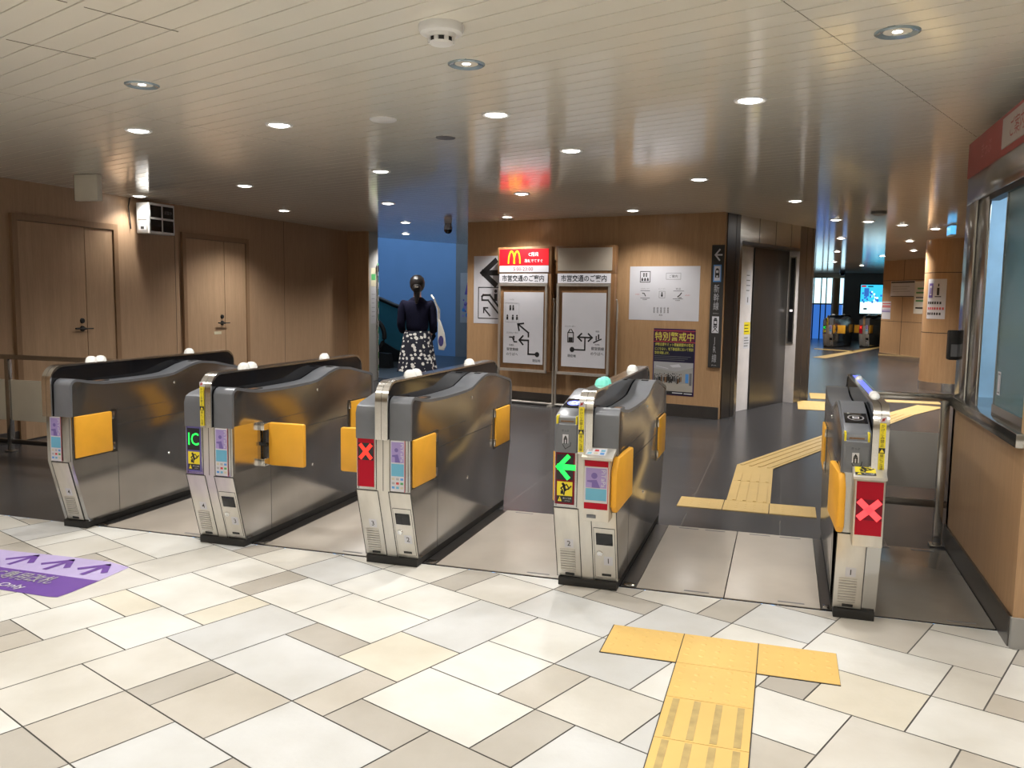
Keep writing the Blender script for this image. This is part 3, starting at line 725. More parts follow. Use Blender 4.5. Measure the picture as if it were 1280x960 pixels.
# ================================================================== the two sign stands in front of the sign wall
def sign_stand(s0, s1, label, top):
    r = thing('sign_stand', label, 'sign stand', sw((s0 + s1) / 2, 0.22) + (0,), 'sign stands by the wall')
    T = Matrix.Translation(-r.location)
    F = T @ SWF; D0 = T @ SWD
    yf = -0.25                                     # front of the boards
    m = MB(F).use('wood_frame').box(s0 - .02, s1 + .045, yf + .012, yf + .10, 1.72, 2.07, bev=.004)
    m.box(s0 + .01, s1 + .045, yf + .012, yf + .09, 0.46, 1.72, bev=.004); m.build('backing_box', r)
    m = MB(F).use('steel_front').box(s0 + .005, s0 + .035, yf - .004, yf + .03, 0.44, 1.59).box(s1 - .035, s1 - .005, yf - .004, yf + .03, 0.44, 1.59)
    m.box(s0 + .005, s1 - .005, yf - .004, yf + .03, 0.44, 0.475).box(s0 + .005, s1 - .005, yf - .006, yf + .03, 1.565, 1.60).build('frame', r)
    Dp = D0 @ Matrix.Translation((0, 0, -yf))
    # rail it hangs on
    for sa in (s0 - .045, s1 + .045):
        inn = s0 + .02 if sa < s0 else s1 - .02
        q = MB(F).use('steel_front')
        q.tube([(inn, yf + .02, 1.36), (inn, yf + .03, 1.39), ((inn + sa) / 2, yf + .05, 1.42), (sa, yf + .08, 1.40), (sa, yf + .10, 1.34), (sa, yf + .10, 0.03)], 0.014)
        q.build('post', r)
    q = MB(F).use('steel_front').tube([(s0 - .045, yf + .10, 0.03), (s1 + .045, yf + .10, 0.03)], 0.016)
    q.box(s0 - .06, s0 - .03, yf - .02, yf + .2, 0.0, 0.022).box(s1 + .03, s1 + .06, yf - .02, yf + .2, 0.0, 0.022).build('base_bar', r)
    if top == 'lit':
        d = Draw(Dp @ Matrix.Translation((0, 0, -.008)), .001)
        d.rect('mc_red', s0 + .01, s1 + .005, 1.832, 2.045).rect('lit_pale', s0 + .01, s1 + .005, 1.745, 1.828).up()
        mx = s0 + .24
        arch = lambda c: [(c + .046 * math.cos(t) * 1.0 - 0, 1.865 + .15 * max(0, math.sin(t))) for t in [math.pi * k / 12 for k in range(13)]]
        for c in (mx - .043, mx + .043): d.stroke('mc_gold', arch(c), 0.022)
        d.text('lit_white', 'C階段', s1 - .22, 1.975, w=0.15).text('lit_white', '改札でてすぐ', s1 - .22, 1.89, w=0.27)
        d.text('dark_red', '5:00-23:00', (s0 + s1) / 2, 1.785, w=0.30, h=0.045)
        d.build('lit_panel', r)
    else:
        MB(F).use('lit_off').box(s0 + .01, s1 + .005, yf + .006, yf + .014, 1.76, 2.045).build('blank_panel', r)
    d = Draw(Dp @ Matrix.Translation((0, 0, -.006)), .001)
    d.rect('lit_pale', s0 + .012, s1 - .005, 1.605, 1.725).up().text('ink', '市営交通のご案内', (s0 + s1) / 2, 1.665, w=0.64, h=0.085, bold=.02)
    d.build('heading_plate', r)
    d = Draw(Dp @ Matrix.Translation((0, 0, -.008)), .001)
    px0, px1 = s0 + .085, s1 - .06
    d.rect('paper', px0, px1, 0.545, 1.485).up()
    if top == 'lit':
        d.text('ink_grey', 'トイレ', px0 + .13, 1.385, w=.06)
        for x in (.105, .15): d.disc('ink', px0 + x, 1.30, .013).rect('ink', px0 + x - .014, px0 + x + .014, 1.245, 1.285)
        for x in (.06, .145, .21): d.disc('ink', px0 + x, 1.175, .012).rect('ink', px0 + x - .014, px0 + x + .014, 1.12, 1.16)
        d.outline('paper_grey', px0 + .03, px0 + .24, 1.09, 1.34, .004)
        d.stroke('ink', [(px0 + .39, .905), (px0 + .39, .955), (px0 + .235, 1.06)], .022).stroke('ink', [(px0 + .31, 1.075), (px0 + .225, 1.065), (px0 + .245, .985)], .022)
        d.stroke('ink', [(px0 + .52, .675), (px0 + .39, .675), (px0 + .39, .855), (px0 + .26, .855)], .022).stroke('ink', [(px0 + .305, .91), (px0 + .25, .855), (px0 + .305, .80)], .022)
        d.disc('ink', px0 + .525, .675, .034).text('ink', '現在地', px0 + .515, .595, w=.12)
        d.text('ink_grey', 'エスカレーター', px0 + .14, .95, w=.18)
        d.stroke('ink', [(px0 + .10, .89), (px0 + .14, .89), (px0 + .17, .83), (px0 + .21, .83)], .016).disc('ink', px0 + .165, .895, .014).rect('ink', px0 + .155, px0 + .175, .85, .88)
        d.text('ink', '北改札', px0 + .13, .785, w=.08).text('ink', '御堂筋線', px0 + .14, .725, w=.19).text('ink', 'のりばへ', px0 + .14, .665, w=.18)
    else:
        d.text('ink_grey', 'エレベーター', px0 + .12, 1.06, w=.15)
        d.outline('ink', px0 + .09, px0 + .17, .86, .98, .012).rect('ink', px0 + .10, px0 + .16, .865, .92).stroke('ink', [(px0 + .10, .99), (px0 + .12, 1.02)], .012).stroke('ink', [(px0 + .14, 1.02), (px0 + .16, .99)], .012)
        d.stroke('ink', [(px0 + .235, .925), (px0 + .435, .925)], .020).stroke('ink', [(px0 + .285, .97), (px0 + .235, .925), (px0 + .285, .88)], .020).stroke('ink', [(px0 + .385, .97), (px0 + .435, .925), (px0 + .385, .88)], .020)
        d.stroke('ink', [(px0 + .335, .925), (px0 + .335, .765), (px0 + .16, .765)], .018).disc('ink', px0 + .155, .765, .034).text('ink', '現在地', px0 + .15, .685, w=.12)
        d.text('ink_grey', '階段', px0 + .51, 1.005, w=.05)
        d.stroke('ink', [(px0 + .46, .865), (px0 + .50, .885), (px0 + .56, .91)], .016).rect('ink', px0 + .485, px0 + .50, .895, .95).rect('ink', px0 + .515, px0 + .535, .91, .97)
        d.text('ink', '北改札', px0 + .51, .84, w=.07).text('ink', '御堂筋線', px0 + .51, .785, w=.19).text('ink', 'のりばへ', px0 + .51, .725, w=.18)
    d.build('map_sheet', r)
    return r
sign_stand(0.675, 1.43, 'sign stand with the red lit burger sign on top and a white map sheet', 'lit')
sign_stand(1.56, 2.325, 'sign stand with a blank unlit top and a white map sheet', 'off')

# ================================================================== ticket gates
GY = 4.03
def mir(p): return [(1.495 - y, z) for y, z in p]
PR = [(0.02, .04), (-.09, .42), (-.09, .69), (-.086, .872), (-.078, .889), (-.062, .901), (-.04, .906), (0.0, .900), (.08, .884), (.17, .873), (.37, .867),
      (.59, .868), (.72, .871), (.80, .877), (.88, .897), (.96, .920), (1.04, .934), (1.1, .938), (1.24, .925), (1.45, .884), (1.54, .866), (1.572, .852), (1.585, .82), (1.585, .69), (1.58, .42), (1.45, .04)]
PL = list(reversed(mir(PR)))
def hood_ring(P, inner=0.012, outer=0.004):
    top = [p for p in P if p[1] >= 0.689]
    cy, cz = 0.75, 0.60
    def off(k, d):
        a = top[max(k - 1, 0)]; b = top[min(k + 1, len(top) - 1)]
        tx, tz = b[0] - a[0], b[1] - a[1]; l = math.hypot(tx, tz); nx, nz = -tz / l, tx / l
        return (top[k][0] + nx * d, top[k][1] + nz * d)
    o = [off(k, outer) for k in range(len(top))]; i = [off(k, -inner) for k in range(len(top))]
    return o, i
def ring_prism(m, o, i, x0, x1):
    n = len(o)
    for k in range(n - 1):
        m.prism([o[k], o[k + 1], i[k + 1], i[k]], 'X', x0, x1)
    return m
def strip_prism(m, o, i, x0, x1, smooth=True):
    """closed tube of quads between outline o and inner outline i"""
    n = len(o)
    A = [m._v((x0, *p)) for p in o]; B = [m._v((x1, *p)) for p in o]; Ci = [m._v((x0, *p)) for p in i]; Di = [m._v((x1, *p)) for p in i]
    def q(*v, s=False):
        f = m.bm.faces.new(v); f.material_index = m.mi; f.smooth = s
    for k in range(n - 1):
        q(A[k], A[k + 1], B[k + 1], B[k], s=smooth); q(Ci[k + 1], Ci[k], Di[k], Di[k + 1], s=smooth)
        q(A[k + 1], A[k], Ci[k], Ci[k + 1]); q(B[k], B[k + 1], Di[k + 1], Di[k])
    q(A[0], B[0], Di[0], Ci[0]); q(A[-1], Ci[-1], Di[-1], B[-1])
    return m
SLOPE = Vector((0, 0.11, -0.38)).normalized()       # down the lower front
def low_frame(xc): return frame((xc, -0.0915, 0.42), (1, 0, 0), -SLOPE)      # y runs 0 .. -0.395
def up_frame(xc, y=-0.0905, z=0.42): return frame((xc, y, z), (1, 0, 0), (0, 0, 1))   # y runs 0 .. .27

def pitapa(d, x0, x1, y0, y1, logos=True):
    w, h = x1 - x0, y1 - y0
    d.rect('paper', x0, x1, y0, y1).up()
    yb = y0 + h * (0.30 if logos else 0.06)
    ym = yb + (y1 - yb) * (0.37)
    d.rect('purple', x0 + w * .06, x1 - w * .06, ym + h * .01, y1 - h * .03).rect('cyan', x0 + w * .06, x1 - w * .06, yb, ym - h * .015).up()
    hh = y1 - h * .03 - ym
    d.disc('purple_dark', x0 + w * .42, ym + hh * .62, w * .13)
    d.poly('purple_dark', [(x0 + w * .32, ym + h * .012), (x0 + w * .32, ym + hh * .28), (x0 + w * .12, ym + hh * .30), (x0 + w * .12, ym + hh * .37), (x0 + w * .52, ym + hh * .42), (x0 + w * .68, ym + h * .012)])
    d.text('paper', 'PiTaPa', x1 - w * .19, ym + hh * .5, w=hh * .86, h=w * .19, rot=-math.pi / 2, bold=0.0)
    if logos:
        cs = ['logo_tan', 'paper_grey', 'logo_blue', 'paper_grey', 'logo_red', 'logo_green', 'logo_blue', 'cyan', 'logo_tan']
        for k, cm in enumerate(cs):
            cx = x0 + w * (.2 + .3 * (k % 3)); cy = yb - h * (.055 + .085 * (k // 3))
            d.rect(cm, cx - w * .1, cx + w * .1, cy - h * .022, cy + h * .022)
    d.stroke('red_ink', [(x1, y0), (x1, y1)], .003)
def running_man(d, x0, x1, y0, y1):
    """yellow caution sticker with a running figure and a black strip below"""
    w, h = x1 - x0, y1 - y0; yb = y0 + h * .32
    d.rect('yellow', x0, x1, yb, y1).rect('ink', x0, x1, y0, yb).up()
    P = lambda a, b: (x0 + w * a, yb + (y1 - yb) * b)
    d.disc('ink', *P(.38, .84), w * .085)
    t = w * .11
    d.stroke('ink', [P(.44, .74), P(.52, .42)], t * 1.5).stroke('ink', [P(.46, .72), P(.62, .80), P(.74, .62)], t * .7).stroke('ink', [P(.42, .68), P(.26, .52), P(.36, .40)], t * .7)
    d.stroke('ink', [P(.52, .42), P(.74, .50), P(.90, .70)], t * .8).stroke('ink', [P(.50, .42), P(.46, .10)], t * .8).rect('ink', *(P(.24, 0)[0], P(.42, 0)[0]), P(0, .12)[1], P(0, .36)[1])
    d.poly('yellow', [(x0 + w * .06, y0 + h * .05), (x0 + w * .32, y0 + h * .05), (x0 + w * .19, y0 + h * .28)])
    d.text('paper', '扉にご注意', x0 + w * .66, y0 + h * .21, w=w * .54).text('paper', 'CAUTION', x0 + w * .68, y0 + h * .09, w=w * .34)
    d.up().text('ink', '!', x0 + w * .19, y0 + h * .13, h=h * .13)
def closed_flap(r, side, xo, y0, y1, hinge_at):
    """orange flap folded back into the side of the cabinet"""
    s = side
    a, b = sorted((xo, xo + s * 0.0015))
    MB().use('seam').box(a, b, y0 - .006, y1 + .008, .434, .697).build('flap_recess', r)  # dark sheet on the cabinet side, colours in the shadow gap round the flap
    a, b = sorted((xo - s * .004, xo + s * .014))
    MB().use('flap').box(a, b, y0, y1, .442, .690, bev=.006).build('flap', r)
    yh = y1 + .012 if hinge_at > 0 else y0 - .012
    a, b = sorted((xo, xo + s * .012))
    h = MB().use('steel_bright')
    for z in (.45, .64): h.box(a, b, yh - .010, yh + .010, z, z + .045, bev=.002)
    h.use('steel_dark').box(*sorted((xo, xo + s * .004)), yh - .014, yh + .034, .43, .70)
    h.build('hinge', r)
def open_flap(r, side, xo):
    s = side
    MB().use('steel_bright').box(*sorted((xo, xo + s * .0012)), -.075, .14, .437, .697).build('flap_recess', r)
    f = MB().use('flap').box(*sorted((xo + s * .028, xo + s * .262)), .205, .238, .434, .686, bev=.012); f.build('flap', r)
    h = MB().use('steel_bright')
    for z in (.437, .645):
        h.box(*sorted((xo, xo + s * .036)), .155, .215, z, z + .042, bev=.003)
    h.use('black').tube([(xo + s * .012, .19, .43), (xo + s * .012, .19, .69)], .007).box(*sorted((xo, xo + s * .034)), .18, .2, .55, .57)
    h.build('hinge', r)
def side_details(r, side, xo):
    s = side; e = lambda a, b: sorted((xo + s * a, xo + s * b))
    q = MB().use('seam')
    q.box(*e(-.001, .0008), .272, 1.22, .597, .6005).box(*e(-.001, .0008), .272, .70, .688, .690).box(*e(-.001, .0008), .271, .2735, .04, .69)
    q.build('panel_seam', r)
    for y, z in ((.81, .815), (.74, .338)):
        X = Matrix.Translation((xo, y, z)) @ Matrix.Rotation(s * math.pi / 2, 4, 'Y')
        MB().use('chrome').lathe([(0, .006), (.007, .005), (.010, .0)], 14, X).build('lock', r)
def body_half(r, x0, x1, P, side):
    b = MB().use('steel').prism([p for p in P], 'X', x0, x1, bev=.003)
    b.build('cabinet', r)
    o, i = hood_ring(P)
    xi, xo = (x0, x1 + .003) if side > 0 else (x0 - .003, x1)
    h = MB().use('hood_light' if False else 'hood'); strip_prism(h, o, i, xi, xo)
    h.build('hood', r)
def low_seams(r, F, xs=(-.0615, .0615)):
    q = MB(F).use('seam')
    for x in xs: q.box(x - .0016, x + .0016, -.392, .0, -.001, .0030)
    q.box(xs[0], xs[1], -.004, -.001, -.001, .0030); q.build('cover_gap', r)
def low_right(r, xc, num):
    """service door with black window, lock and lane number"""
    F = low_frame(xc)
    c = MB(F).use('steel_front').box(-.060, .060, -.388, -.005, -.004, .0025, bev=.0015).build('front_cover', r)
    low_seams(r, F)
    MB(F).use('seam').box(-.0525, .0525, -.372, -.094, .0022, .0030).build('door_gap', c)
    dd = MB(F).use('steel_front').box(-.050, .050, -.370, -.097, .0022, .0045).build('service_door', c)
    MB(F).use('black_gloss').box(-.041, .041, -.188, -.122, .003, .0075, bev=.003).build('window', r)
    MB(F).use('chrome').lathe([(0, .006), (.013, .005), (.016, 0)], 16, Matrix.Translation((-.026, -.236, .004))).build('lock', r)
    dr = Draw(F, lift=.0052); dr.rect('paper', -.006, .038, -.300, -.250).up().text('ink', str(num), .016, -.275, h=.028); dr.build('number_label', r)
    MB(F).use('black').box(-.018, .028, -.362, -.350, .003, .0065).build('slot', r)
def low_left(r, xc, num):
    F = low_frame(xc)
    MB(F).use('steel_front').box(-.060, .060, -.388, -.005, -.004, .0025, bev=.0015).build('front_cover', r)
    low_seams(r, F)
    dr = Draw(F, lift=.0030); dr.rect('paper', -.016, .028, -.222, -.174).up().text('ink', str(num), .006, -.198, h=.028); dr.build('number_label', r)
    lv = MB(F)
    for k in range(9):
        y = -.236 - k * .0142
        lv.use('steel_front').box(-.042, .036, y - .004, y + .0035, .002, .0065, bev=.0012).use('ink_grey').box(-.040, .034, y - .0076, y - .004, .0022, .0032)
    lv.build('louvre', r)
    MB(F).use('black').box(-.020, .026, -.380, -.368, .002, .0055).build('slot', r)
def yellow_strip(r, xc, y=-.1185):
    d = Draw(frame((xc, y, .70), (1, 0, 0), (0, 0, 1)))
    d.rect('yellow', -.0125, .0125, .0, .215).rect('paper', -.0125, .0125, .217, .242).up().rect('ink', -.0125, .0125, .085, .108).up()
    d.poly('yellow', [(-.009, .089), (.009, .089), (0, .104)]).text('ink', 'か\nけ\nこ\nみ\n禁\n止', 0, .161, h=.096, w=.015).text('ink', '扉\nに\nご\n注\n意', 0, .043, h=.078, w=.015)
    d.stroke('red_ink', [(-.007, .222), (.007, .237)], .003).disc('red_ink', 0, .2295, .006)
    d.build('caution_strip', r)
def guard_panel(r, x0, x1, lit=None):
    arc = lambda cy, cz, rr, a0, a1: [(cy + rr * math.cos(math.radians(a0 + (a1 - a0) * k / 6)), cz + rr * math.sin(math.radians(a0 + (a1 - a0) * k / 6))) for k in range(7)]
    out = [(-.115, .69), (-.115, .88)] + arc(-.02, .893, .095, 180, 90)[0:] + arc(1.55, .893, .095, 90, 0) + [(1.64, .80), (1.62, .69)]
    cy = .76
    inn = [(y + (.010 if y < .2 else (-.010 if y > 1.5 else 0)), z - (.010 if z > .95 else 0)) for y, z in out]
    p = MB().use('black_gloss').prism(inn, 'X', x0 + .005, x1 - .005); p.build('guard_panel', r)
    mid = (x0 + x1) / 2
    b = MB().use('steel_bright'); strip_prism(b, out, inn, x0, mid - .001 if x1 - x0 > .06 else x1)
    if x1 - x0 > .06: strip_prism(b, out, inn, mid + .001, x1)
    b.build('guard_band', r)
def domes(r, xc, y, m, n=2, h=1.0):
    for k in range(n):
        MB().use(m).lathe([(.0, .038 * h), (.018, .035 * h), (.031, .024 * h), (.038, .0)], 18, Matrix.Translation((xc, y + k * .075, .986)), sx=.95 * h).build('indicator_dome', r)
def reader(r, x0, x1, lit):
    """ticket slot and card reader on the entry side of the hood"""
    xm = (x0 + x1) / 2; xa, xb = x0 + .004, x1 - .006
    q = MB().use('hood').prism([(-.104, .69), (-.104, .824), (-.07, .835), (-.07, .858), (-.02, .893), (.27, .950), (.36, .952), (.5, .935), (.5, .80), (-.05, .69)], 'X', xa, xb, bev=.004)
    q = q.build('reader_hood', r)
    MB().use('yellow').box(xa + .002, xa + .010, -.100, -.058, .826, .866, bev=.002).box(xb - .010, xb - .002, -.100, -.058, .826, .866, bev=.002).build('slot_guide', q)
    MB().use('wood_frame').box(xa + .022, xb - .022, -.088, -.066, .826, .842).build('ticket_slot', q)
    S = Vector((0, .29, .057)).normalized()
    F = frame((xm, -.02, .893), (1, 0, 0), S); hw = (xb - xa) / 2
    MB(F).use('black_gloss').box(-hw + .006, hw - .006, .005, .14, .0005, .004, bev=.001).build('card_reader', q)
    d = Draw(F, lift=.0046)
    E = [(.032 * math.cos(2 * math.pi * k / 24), .072 + .034 * math.sin(2 * math.pi * k / 24)) for k in range(25)]
    d.stroke('led_blue' if lit else 'paper_grey', E, .006)
    if lit: d.poly('led_blue', E[:-1])
    d.up().rect('lit_white' if lit else 'paper', -.014, .014, .058, .086).up().rect('ink', -.008, .010, .066, .078); d.build('reader_logo', q)
    d = Draw(frame((xm, -.1046, .69), (1, 0, 0), (0, 0, 1)))
    d.rect('hood', -hw + .01, hw - .01, .02, .115).up()
    d.text('ink', 'きっぷ', -.005, .106, w=.034).stroke('ink', [(-.018, .04), (-.004, .018), (.02, .034), (.022, .05)], .003)
    d.rect('paper', -.018, .010, .045, .088).up().stroke('ink', [(-.010, .046), (-.010, .066), (.002, .066), (.002, .046)], .006).poly('ink', [(-.013, .07), (.005, .07), (-.004, .084)]); d.build('ticket_symbol', q)
def side_slot(r, x0, x1, y=.17):
    xm = (x0 + x1) / 2
    X = Matrix.Translation((xm, y + .03, .8765))
    MB(X).use('ink').prism([(.034 * math.cos(t), .075 * math.sin(t)) for t in [2 * math.pi * k / 20 for k in range(20)]], 'Z', -.004, .0030).use('wood_frame').box(-.018, .018, -.03, .03, .001, .0036).build('ticket_slot', r)
    MB().use('seam').box(xm - .02, xm + .02, 1.05, 1.12, .935, .9435).build('exit_slot', r)
def box_front(r, x0, x1, style):
    """poster box standing proud of the front"""
    xm = (x0 + x1) / 2; yf = -.175
    b = MB().use('steel_front').box(x0, x1, yf, -.085, .385, .682, bev=.006).build('poster_box', r)
    MB().use('steel_front').prism([(yf - .014, .680), (-.088, .700), (-.088, .724), (yf - .014, .691)], 'X', x0 - .008, x1 + (.014 if style == 'poster' else .004), bev=.002).build('box_top', b)
    TF = lambda x: frame((x, yf - .012, .6918), (1, 0, 0), (0, .101, .033))
    d = Draw(frame((xm, yf - .0005, .385), (1, 0, 0), (0, 0, 1))); hw = (x1 - x0) / 2
    if style == 'poster':
        d.rect('red_board', -hw + .007, hw - .007, .060, .09).rect('red_board', -hw + .007, hw - .007, .262, .290)
        d.up(); pitapa(d, -hw + .007, hw - .007, .092, .260, logos=False); d.build('poster', b)
        l = Draw(TF(xm - .008), lift=.0012); l.rect('paper', -.05, .045, .02, .088).up()
        for k, cm in enumerate(('cyan', 'logo_tan', 'logo_blue', 'paper_grey', 'logo_red', 'cyan')): l.rect(cm, -.042 + .03 * (k % 3), -.022 + .03 * (k % 3), .03 + .028 * (k // 3), .048 + .028 * (k // 3))
        l.build('sticker', b)
        MB(frame((xm - .02, yf - .001, .41), (1, 0, 0), (0, 0, 1))).use('hood').box(-.022, .022, -.008, .008, 0, .003, bev=.002).build('catch', b)
    else:
        d.rect('red_board', -hw + .008, hw - .008, .052, .285).up().rect('dark_red', -hw + .008, hw - .008, .118, .208).up()
        for s in (1, -1): d.stroke('led_red_bright', [(-.032, .163 - s * .030), (.032, .163 + s * .030)], .027)
        d.build('lane_display', b)
        l = Draw(TF(xm - .014), lift=.0012); running_man(l, -.046, .036, .012, .085); l.build('sticker', b)

def ticket_gate(cx, label, halves, nums, left=None, right=None, strip=False, has_reader=False, lit=False, dome='dome_off', box=None, wide_flap=False, open_left=False, open_right=False, strip_led=False):
    r = thing('ticket_gate', label, 'ticket gate', (cx, GY, 0), 'automatic ticket gates')
    L, R = 'L' in halves, 'R' in halves
    xl = -.152 if L else -.030
    xr = .152 if R else .030
    MB().use('rubber').box(xl + .004, xr - .004, .004, 1.465, 0, .042, bev=.003).build('plinth', r)
    guard_panel(r, -.035 if L else -.030, .035 if R else .030)
    if R:
        body_half(r, .035, xr, PR, 1); side_details(r, 1, xr); side_slot(r, .035, xr)
        low_right(r, .092, nums[1]) if L else low_left(r, .06, nums[1])
        if not L:
            MB().use('steel').prism([p for p in PR if p[1] < .70], 'X', -.030, .035).build('cabinet', r)
    if L:
        body_half(r, xl, -.035, PL, -1)
        fc = MB().use('steel').prism([(.02, .04), (-.09, .42), (-.09, .69), (.2, .69), (.2, .04)], 'X', xl, -.035); fc.build('cabinet', r)
        side_details(r, -1, xl)
        low_left(r, -.092, nums[0])
        if has_reader: reader(r, xl, -.035, lit)
        else:
            MB().use('hood').prism([(-.096, .688), (-.096, .80), (-.085, .835), (-.05, .862), (.1, .885), (.1, .69)], 'X', xl - .003, -.035, bev=.003).build('front_hood', r)
    if L and R:
        MB().use('steel_front').prism([(.018, .04), (-.0925, .42), (-.0925, .69), (.0, .69), (.06, .04)], 'X', -.035, .035).use('seam').box(-.0015, .0015, -.0935, -.09, .42, .69).build('front_column', r)
    if not R:
        MB().use('steel').prism([p for p in PR if p[1] < .70], 'X', -.035, .030).build('cabinet', r)
    # upper front pieces
    us = MB().use('seam')
    for x in ([xl + .010, -.040] if L else []) + ([.040, xr - .012] if R else []): us.box(x - .0012, x + .0012, -.0915, -.088, .425, .688)
    us.build('cover_gap', r)
    if left:
        d = Draw(up_frame(-.092)); fm = {'IC': 'blue_board', 'X': 'red_board', 'arrow': 'dark_red'}[left]
        d.rect(fm, -.056, .040, .015, .268).up()
        if left == 'X':
            d.rect('ink', -.052, .036, .155, .245).up()
            for s in (1, -1): d.stroke('led_red', [(-.034, .200 - s * .030), (.018, .200 + s * .030)], .020)
            d.build('lane_display', r)
        else:
            d.rect('ink', -.048, .032, .135, .258).up()
            if left == 'IC': d.text('led_green', 'IC', -.008, .197, w=.068, h=.07)
            else:
                d.stroke('led_green', [(.004, .246), (-.040, .197), (.004, .148)], .021).stroke('led_green', [(-.034, .197), (.029, .197)], .027)
            d.build('lane_display', r)
            d = Draw(up_frame(-.092), lift=.0015); running_man(d, -.046, .030, .024, .126); d.build('caution_sticker', r)
    if right == 'poster':
        d = Draw(up_frame(.088 if L else .045), lift=.003); pitapa(d, -.046, .034, .004, .268); d.build('poster', r)
    if box == 'poster': box_front(r, .008, .134, 'poster')
    if box == 'X': box_front(r, -.100, .022, 'X')
    if strip: yellow_strip(r, -.019 if R else .004)
    domes(r, 0, .24, dome, 2, .62 if strip_led else 1.0); domes(r, 0, 1.16, 'dome_off', 1, .62 if strip_led else 1.0)
    if strip_led:
        MB().use('led_strip').box(-.016, .016, .30, 1.45, .984, .9885, bev=.001).build('light_strip', r)
    # flaps
    if R:
        if open_right: open_flap(r, 1, xr)
        elif wide_flap:
            F = Matrix.Translation((xr, .16, 0)) @ Matrix.Rotation(math.radians(-4), 4, 'Z')
            MB(F).use('flap').prism([(-.315, .455), (-.315, .625), (-.27, .685), (0, .692), (0, .452), (-.285, .425)], 'X', .004, .036, bev=.010).build('flap', r)
            MB().use('seam').box(xr, xr + .0015, -.085, .18, .43, .70).build('flap_recess', r)  # flat dark sheet, the shade of the flap's recess put in as colour
            MB().use('steel_bright').box(xr, xr + .012, .165, .185, .44, .69, bev=.002).build('hinge', r)
        else: closed_flap(r, 1, xr, -.070, .218, 1)
        closed_flap(r, 1, xr, 1.235, 1.525, -1)
    if L:
        if open_left: open_flap(r, -1, xl)
        elif box == 'X':
            F = Matrix.Translation((xl, .16, 0)) @ Matrix.Rotation(math.radians(5), 4, 'Z')
            MB(F).use('flap').prism([(-.300, .455), (-.300, .625), (-.26, .685), (0, .692), (0, .452), (-.27, .425)], 'X', -.036, -.004, bev=.010).build('flap', r)
            MB().use('steel_bright').box(xl - .012, xl, .165, .185, .44, .69, bev=.002).build('hinge', r)
        else: closed_flap(r, -1, xl, -.070, .218, 1)
        closed_flap(r, -1, xl, 1.235, 1.525, -1)
    return r

g1 = ticket_gate(-4.105, 'leftmost ticket gate, narrow one with lane number 4 only, by the wall doors', 'R', (4, 4), right='poster')
g2 = ticket_gate(-3.000, 'ticket gate with the green IC display and an orange flap swung out', 'LR', (4, 3), left='IC', right='poster', strip=True, open_right=True)
g3 = ticket_gate(-1.940, 'ticket gate with a red cross on a red board, lane numbers 3 and 2', 'LR', (3, 2), left='X', right='poster', open_left=True)
g4 = ticket_gate(-0.877, 'ticket gate with the green arrow display and a protruding poster box', 'LR', (2, 1), left='arrow', strip=True, has_reader=True, lit=True, dome='led_teal', box='poster', wide_flap=True)
g5 = ticket_gate(0.412, 'rightmost ticket gate, narrow one with a red cross box and blue light strip', 'L', (1, 1), strip=True, has_reader=True, box='X', strip_led=True)
# the far gates at the other end of the corridor
fg = []
for k, (x, y, lb) in enumerate(((1.28, 27.9, 'far ticket gate at the corridor end, left of the screen'), (2.36, 28.6, 'far ticket gate at the corridor end, below the blue screen'))):
    c = copy_tree(g3 if k else g2); c.location = (x, y, 0); c['label'] = lb; c['group'] = 'far ticket gates'; c.rotation_euler.z = math.radians(-24)
    fg.append(c)

# ---------- floor plates of the lanes
def lane_plate(x0, x1, label, m='plate', chan=None, group='lane floor plates'):
    r = thing('lane_floor_plate', label, 'floor plate', ((x0 + x1) / 2, 4.72, 0), group)
    w = (x1 - x0) / 2
    MB().use(m).box(-w, w, Y_EDGE - 4.72 + .004, Y_MAT - 4.72, 0.0, .006, bev=.002).build('plate', r)
    for sx, yy in ((w - .13, -.575), (w - .13, .585), (-w + .13, .585)):
        MB().use('ink_grey').box(sx - .06, sx + .06, yy - .007, yy + .007, .0055, .0068).build('lifting_slot', r)
    return r
lane_plate(-3.880, -3.150, 'beige floor plate in the lane between the two leftmost gates')
lane_plate(-2.770, -2.100, 'beige floor plate between the IC gate and the red cross gate')
lane_plate(-1.716, -1.030, 'beige floor plate between the red cross gate and green arrow gate')
lane_plate(-0.646, -0.226, 'left of two beige floor plates in the wide lane by the green arrow gate')
lane_plate(-0.221, 0.214, 'right of two beige floor plates in the wide lane, beside the rightmost gate')
lane_plate(0.446, 0.940, 'shiny darker floor plate between the rightmost gate and office wall', 'plate_steel')
def cable_trough(x0, x1, label):
    r = thing('cable_trough', label, 'floor channel', ((x0 + x1) / 2, 4.72, 0), 'cable troughs')
    w = (x1 - x0) / 2
    MB().use('steel_dark').box(-w, w, Y_EDGE - 4.72 + .004, Y_MAT - 4.72, 0, .004).build('cover', r)
    MB().use('chrome').box(-w + .008, w - .008, -.60, -.55, .0035, .008, bev=.002).build('end_clip', r)
cable_trough(-.724, -.649, 'dark metal floor channel along the right side of the green arrow gate')
cable_trough(.216, .262, 'dark metal floor channel along the left side of the rightmost gate')
cable_trough(-1.790, -1.718, 'dark metal floor channel along the right side of the red cross gate')
cable_trough(-2.848, -2.772, 'dark metal floor channel along the right side of the IC gate')
cable_trough(-3.952, -3.882, 'dark metal floor channel along the right side of the leftmost gate')

